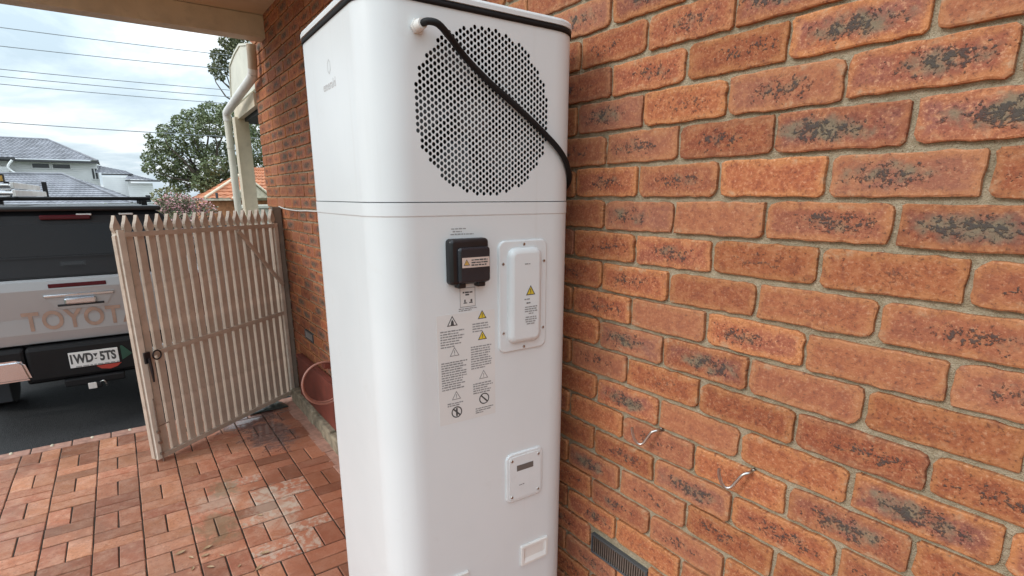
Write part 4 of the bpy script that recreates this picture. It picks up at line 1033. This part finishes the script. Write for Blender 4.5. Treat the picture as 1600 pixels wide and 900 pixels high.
MB().add([(1.45, 5.1-6, 1.72), (1.45, 6.35-6, 2.88), (-2, 6.35-6, 2.88), (-.5, 5.1-6, 1.72)], [(0, 1, 2, 3)]).add([(1.45, 7.6-6, 1.72), (1.45, 6.35-6, 2.88), (-2, 6.35-6, 2.88), (-.5, 7.6-6, 1.72)], [(0, 1, 2, 3)]).build('gable_roof', M['terracotta'], oh)
MB().cyl(ob(-39.3, 4.3, 1.62), .08, .35, 'z', 10).build('vent_pipe', M['gutter'], oh)

# ------------------------------------------------------------------ trees and shrubs
def leaves(clumps, n, size, rr, flat=.6):
    vs = []; fs = []
    tot = sum(c[3]**2 for c in clumps)
    for (cx, cy, cz, cr) in clumps:
        for _ in range(int(n*cr*cr/tot)):
            while True:
                p = Vector((rr.uniform(-1, 1), rr.uniform(-1, 1), rr.uniform(-1, 1)))
                if .02 < p.length < 1: break
            p = p.normalized()*(p.length**.45)
            c = Vector((cx+p.x*cr, cy+p.y*cr, cz+p.z*cr*.8))
            d = Vector((rr.uniform(-1, 1), rr.uniform(-1, 1), rr.uniform(-.9, .4))).normalized(); e = d.cross(Vector((rr.uniform(-1, 1), rr.uniform(-1, 1), rr.uniform(-1, 1)))).normalized()
            s_ = size*rr.uniform(.6, 1.4); b = len(vs)
            vs += [c, c+d*s_*.5+e*s_*.28, c+d*s_, c+d*s_*.5-e*s_*.28]; fs.append((b, b+1, b+2, b+3))
    return vs, fs
def limb(mb, a, b, r0, r1, rr, kink=.08):
    a, b = Vector(a), Vector(b); L = (b-a).length; pts = []
    for i in range(6):
        t = i/5; pts.append(a.lerp(b, t)+Vector((rr.uniform(-1, 1), rr.uniform(-1, 1), rr.uniform(-.5, .5)))*L*kink*(0 if i in (0, 5) else 1))
    mb.tube(pts, [r0+(r1-r0)*i/5 for i in range(6)], 7)
def tree(name, label, loc, clumps, n, size, lm, trunk_h, r0, seed, cat='tree'):
    rr = random.Random(seed); t = thing(name, label, cat, loc); mb = MB(); top = Vector((0, 0, trunk_h))
    limb(mb, (0, 0, 0), top, r0, r0*.7, rr, .03)
    for (cx, cy, cz, cr) in clumps: limb(mb, top-Vector((0, 0, rr.uniform(0, trunk_h*.3))), (cx, cy, cz-cr*.2), r0*.45, r0*.08, rr)
    mb.build('trunk', M['bark'], t)
    v, f = leaves(clumps, n, size, rr); cw = MB(); cw.add(v, f); me = bpy.data.meshes.new('crown'); me.from_pydata([tuple(q) for q in v], [], f); me.materials.append(lm); me.update()
    link(bpy.data.objects.new('crown', me), t)
    return t
rr = random.Random(21)
cl = []
for (y, z, r) in ((5.7, 7.8, 1.0), (6.8, 7.6, 1.1), (4.6, 7.3, .7), (3.4, 6.9, .6), (2.6, 6.3, .65), (4.0, 6.2, .9), (5.4, 6.6, 1.0), (7.3, 6.3, 1.2), (3.0, 5.3, .85), (1.9, 5.2, .7), (1.5, 4.4, .7), (2.6, 4.3, .9),
                  (4.3, 5.0, .9), (6.0, 5.2, .9), (8.0, 5.2, 1.2), (3.6, 3.7, 1.0), (1.2, 3.7, .5), (2.3, 3.3, .8), (5.0, 3.9, .95), (6.6, 4.0, 1.0), (4.4, 2.7, 1.0), (5.8, 2.8, 1.0), (3.2, 2.6, .8), (7.4, 2.8, 1.1), (8.6, 3.8, 1.2), (8.9, 6.9, 1.0), (2.2, 5.9, .35), (1.5, 5.85, .25), (4.0, 7.6, .35)):
    cl.append((rr.uniform(-1.4, 1.4), y-5.0, z+.16, r*.92))
tree('spreading_tree', 'broad dark green tree with an open airy crown beyond the porch post', (-46, 5.0, -.16), cl, 20000, .19, M['leaf'], 2.6, .28, 5)
cl = [(rr.uniform(-1, 1), y-10.5, z+.16, r) for (y, z, r) in ((9.6, 15.6, .8), (8.9, 14.6, .8), (10.3, 14.9, 1.0), (8.3, 13.4, .55), (8.6, 12.7, .45), (9.6, 13.5, .7), (11.2, 16.0, 1.2), (11.4, 13.8, 1.0), (12.2, 15.0, 1.3), (7.95, 12.9, .3), (10.6, 16.6, .7))]
tree('gum_tree', 'tall gum tree whose top shows behind the cream gable sheet', (-60, 10.5, -.16), cl, 6000, .24, M['gumleaf'], 11.2, .30, 6)
def shrub(name, label, loc, clumps, n, size, lm, blossom, bn, seed):
    rr = random.Random(seed); t = thing(name, label, 'shrub', loc); mb = MB()
    for (cx, cy, cz, cr) in clumps: limb(mb, (cx*.3, cy*.3, 0), (cx, cy, cz), .035, .01, rr, .05)
    mb.build('stem', M['bark'], t); v, f = leaves(clumps, n, size, rr); m1 = bpy.data.meshes.new('foliage'); m1.from_pydata([tuple(q) for q in v], [], f); m1.materials.append(lm); m1.update(); link(bpy.data.objects.new('foliage', m1), t)
    if bn:
        v, f = leaves([(c[0], c[1], c[2]+.05, c[3]*1.05) for c in clumps], bn, size*.7, rr); m2 = bpy.data.meshes.new('blossom'); m2.from_pydata([tuple(q) for q in v], [], f); m2.materials.append(blossom); m2.update(); link(bpy.data.objects.new('blossom', m2), t)
shrub('flowering_shrub', 'shrub covered in pink blossom showing above the gate pickets', (-18, .55, -.16), [(0, -.55, 1.60, .26), (.1, -.25, 1.72, .30), (-.1, .02, 1.70, .30), (0, .32, 1.62, .28), (.1, .6, 1.52, .26), (0, -.3, 1.3, .4), (0, .25, 1.3, .4), (.1, 0, .9, .5)], 1500, .085, M['bushleaf'], M['pink'], 1700, 8)
shrub('leafy_shrub', 'yellowish green bush between white house and spreading tree', (-40, 1.6, -.16), [(0, -.4, 1.9, .5), (0, .2, 2.1, .6), (0, .8, 1.8, .5), (0, 0, 1.2, .8)], 900, .18, leaf_mat('yellow_green_leaf', (.13, .14, .04), (.20, .19, .07), (.16, .13, .05)), None, 0, 9)

# ------------------------------------------------------------------ overhead wires
WIRES = [(7.79, 7.90, 'topmost'), (7.15, 7.31, 'second from the top'), (6.35, 6.45, 'third from the top'), (6.10, 6.17, 'fourth from the top'), (5.83, 5.88, 'fifth from the top'), (4.465, 4.455, 'lowest')]
for i, (za, zb, w_) in enumerate(WIRES):
    pts = []
    for t in range(41):
        y = -22+t*1.0*1.15; s_ = (y+3.9)/7.0; pts.append((-28-.02*i, y, za+(zb-za)*s_+.0016*(y-2)**2-.0016*30))
    tag(MB().tube(pts, .014 if i < 5 else .017, 6).build('power_line', M['wire']), f'thin grey overhead power line across the sky, the {w_} of six', 'power line', 'overhead power lines')

# ------------------------------------------------------------------ fallen leaves
rl = random.Random(4)
for (x, y) in ((-1.70, -1.057), (-1.564, -.989), (-1.493, -.874), (-1.771, -1.097), (-1.525, -.751), (-1.676, -.998), (-1.63, -.93), (-1.60, -1.06), (-1.74, -.98), (-1.45, -1.0), (-1.9, -.70), (-1.42, -.80)):
    s_ = rl.uniform(.012, .03); a = rl.uniform(0, 6.28); P = []
    prof = [(-1, 0), (-.5, .32), (0, .42), (.5, .28), (1, 0), (.5, -.26), (0, -.40), (-.5, -.30)]
    vs = [(px*s_*cos(a)-py*s_*sin(a), px*s_*sin(a)+py*s_*cos(a), .003+abs(py)*s_*.55+.15*s_*px*px) for px, py in prof]+[(0, 0, .003)]
    mb = MB(); mb.add(vs, [(i, (i+1) % 8, 8) for i in range(8)])
    mb.add([(v[0], v[1], v[2]-.0012) for v in vs], [((i+1) % 8, i, 8) for i in range(8)])
    tag(mb.build('fallen_leaf', M['deadleaf'], None, (x, y, .011)), 'dry curled leaf lying on the brick paving', 'leaf', 'dry leaves scattered on the paving')

for o in bpy.data.objects:                                            # small print stays joined
    if o.name.split('.')[0] in ('printed_caption', 'printed_warning', 'printed_warnings', 'symbol_label', 'warning_sticker', 'plate_slogan', 'printed_mark'): o['kind'] = 'stuff'
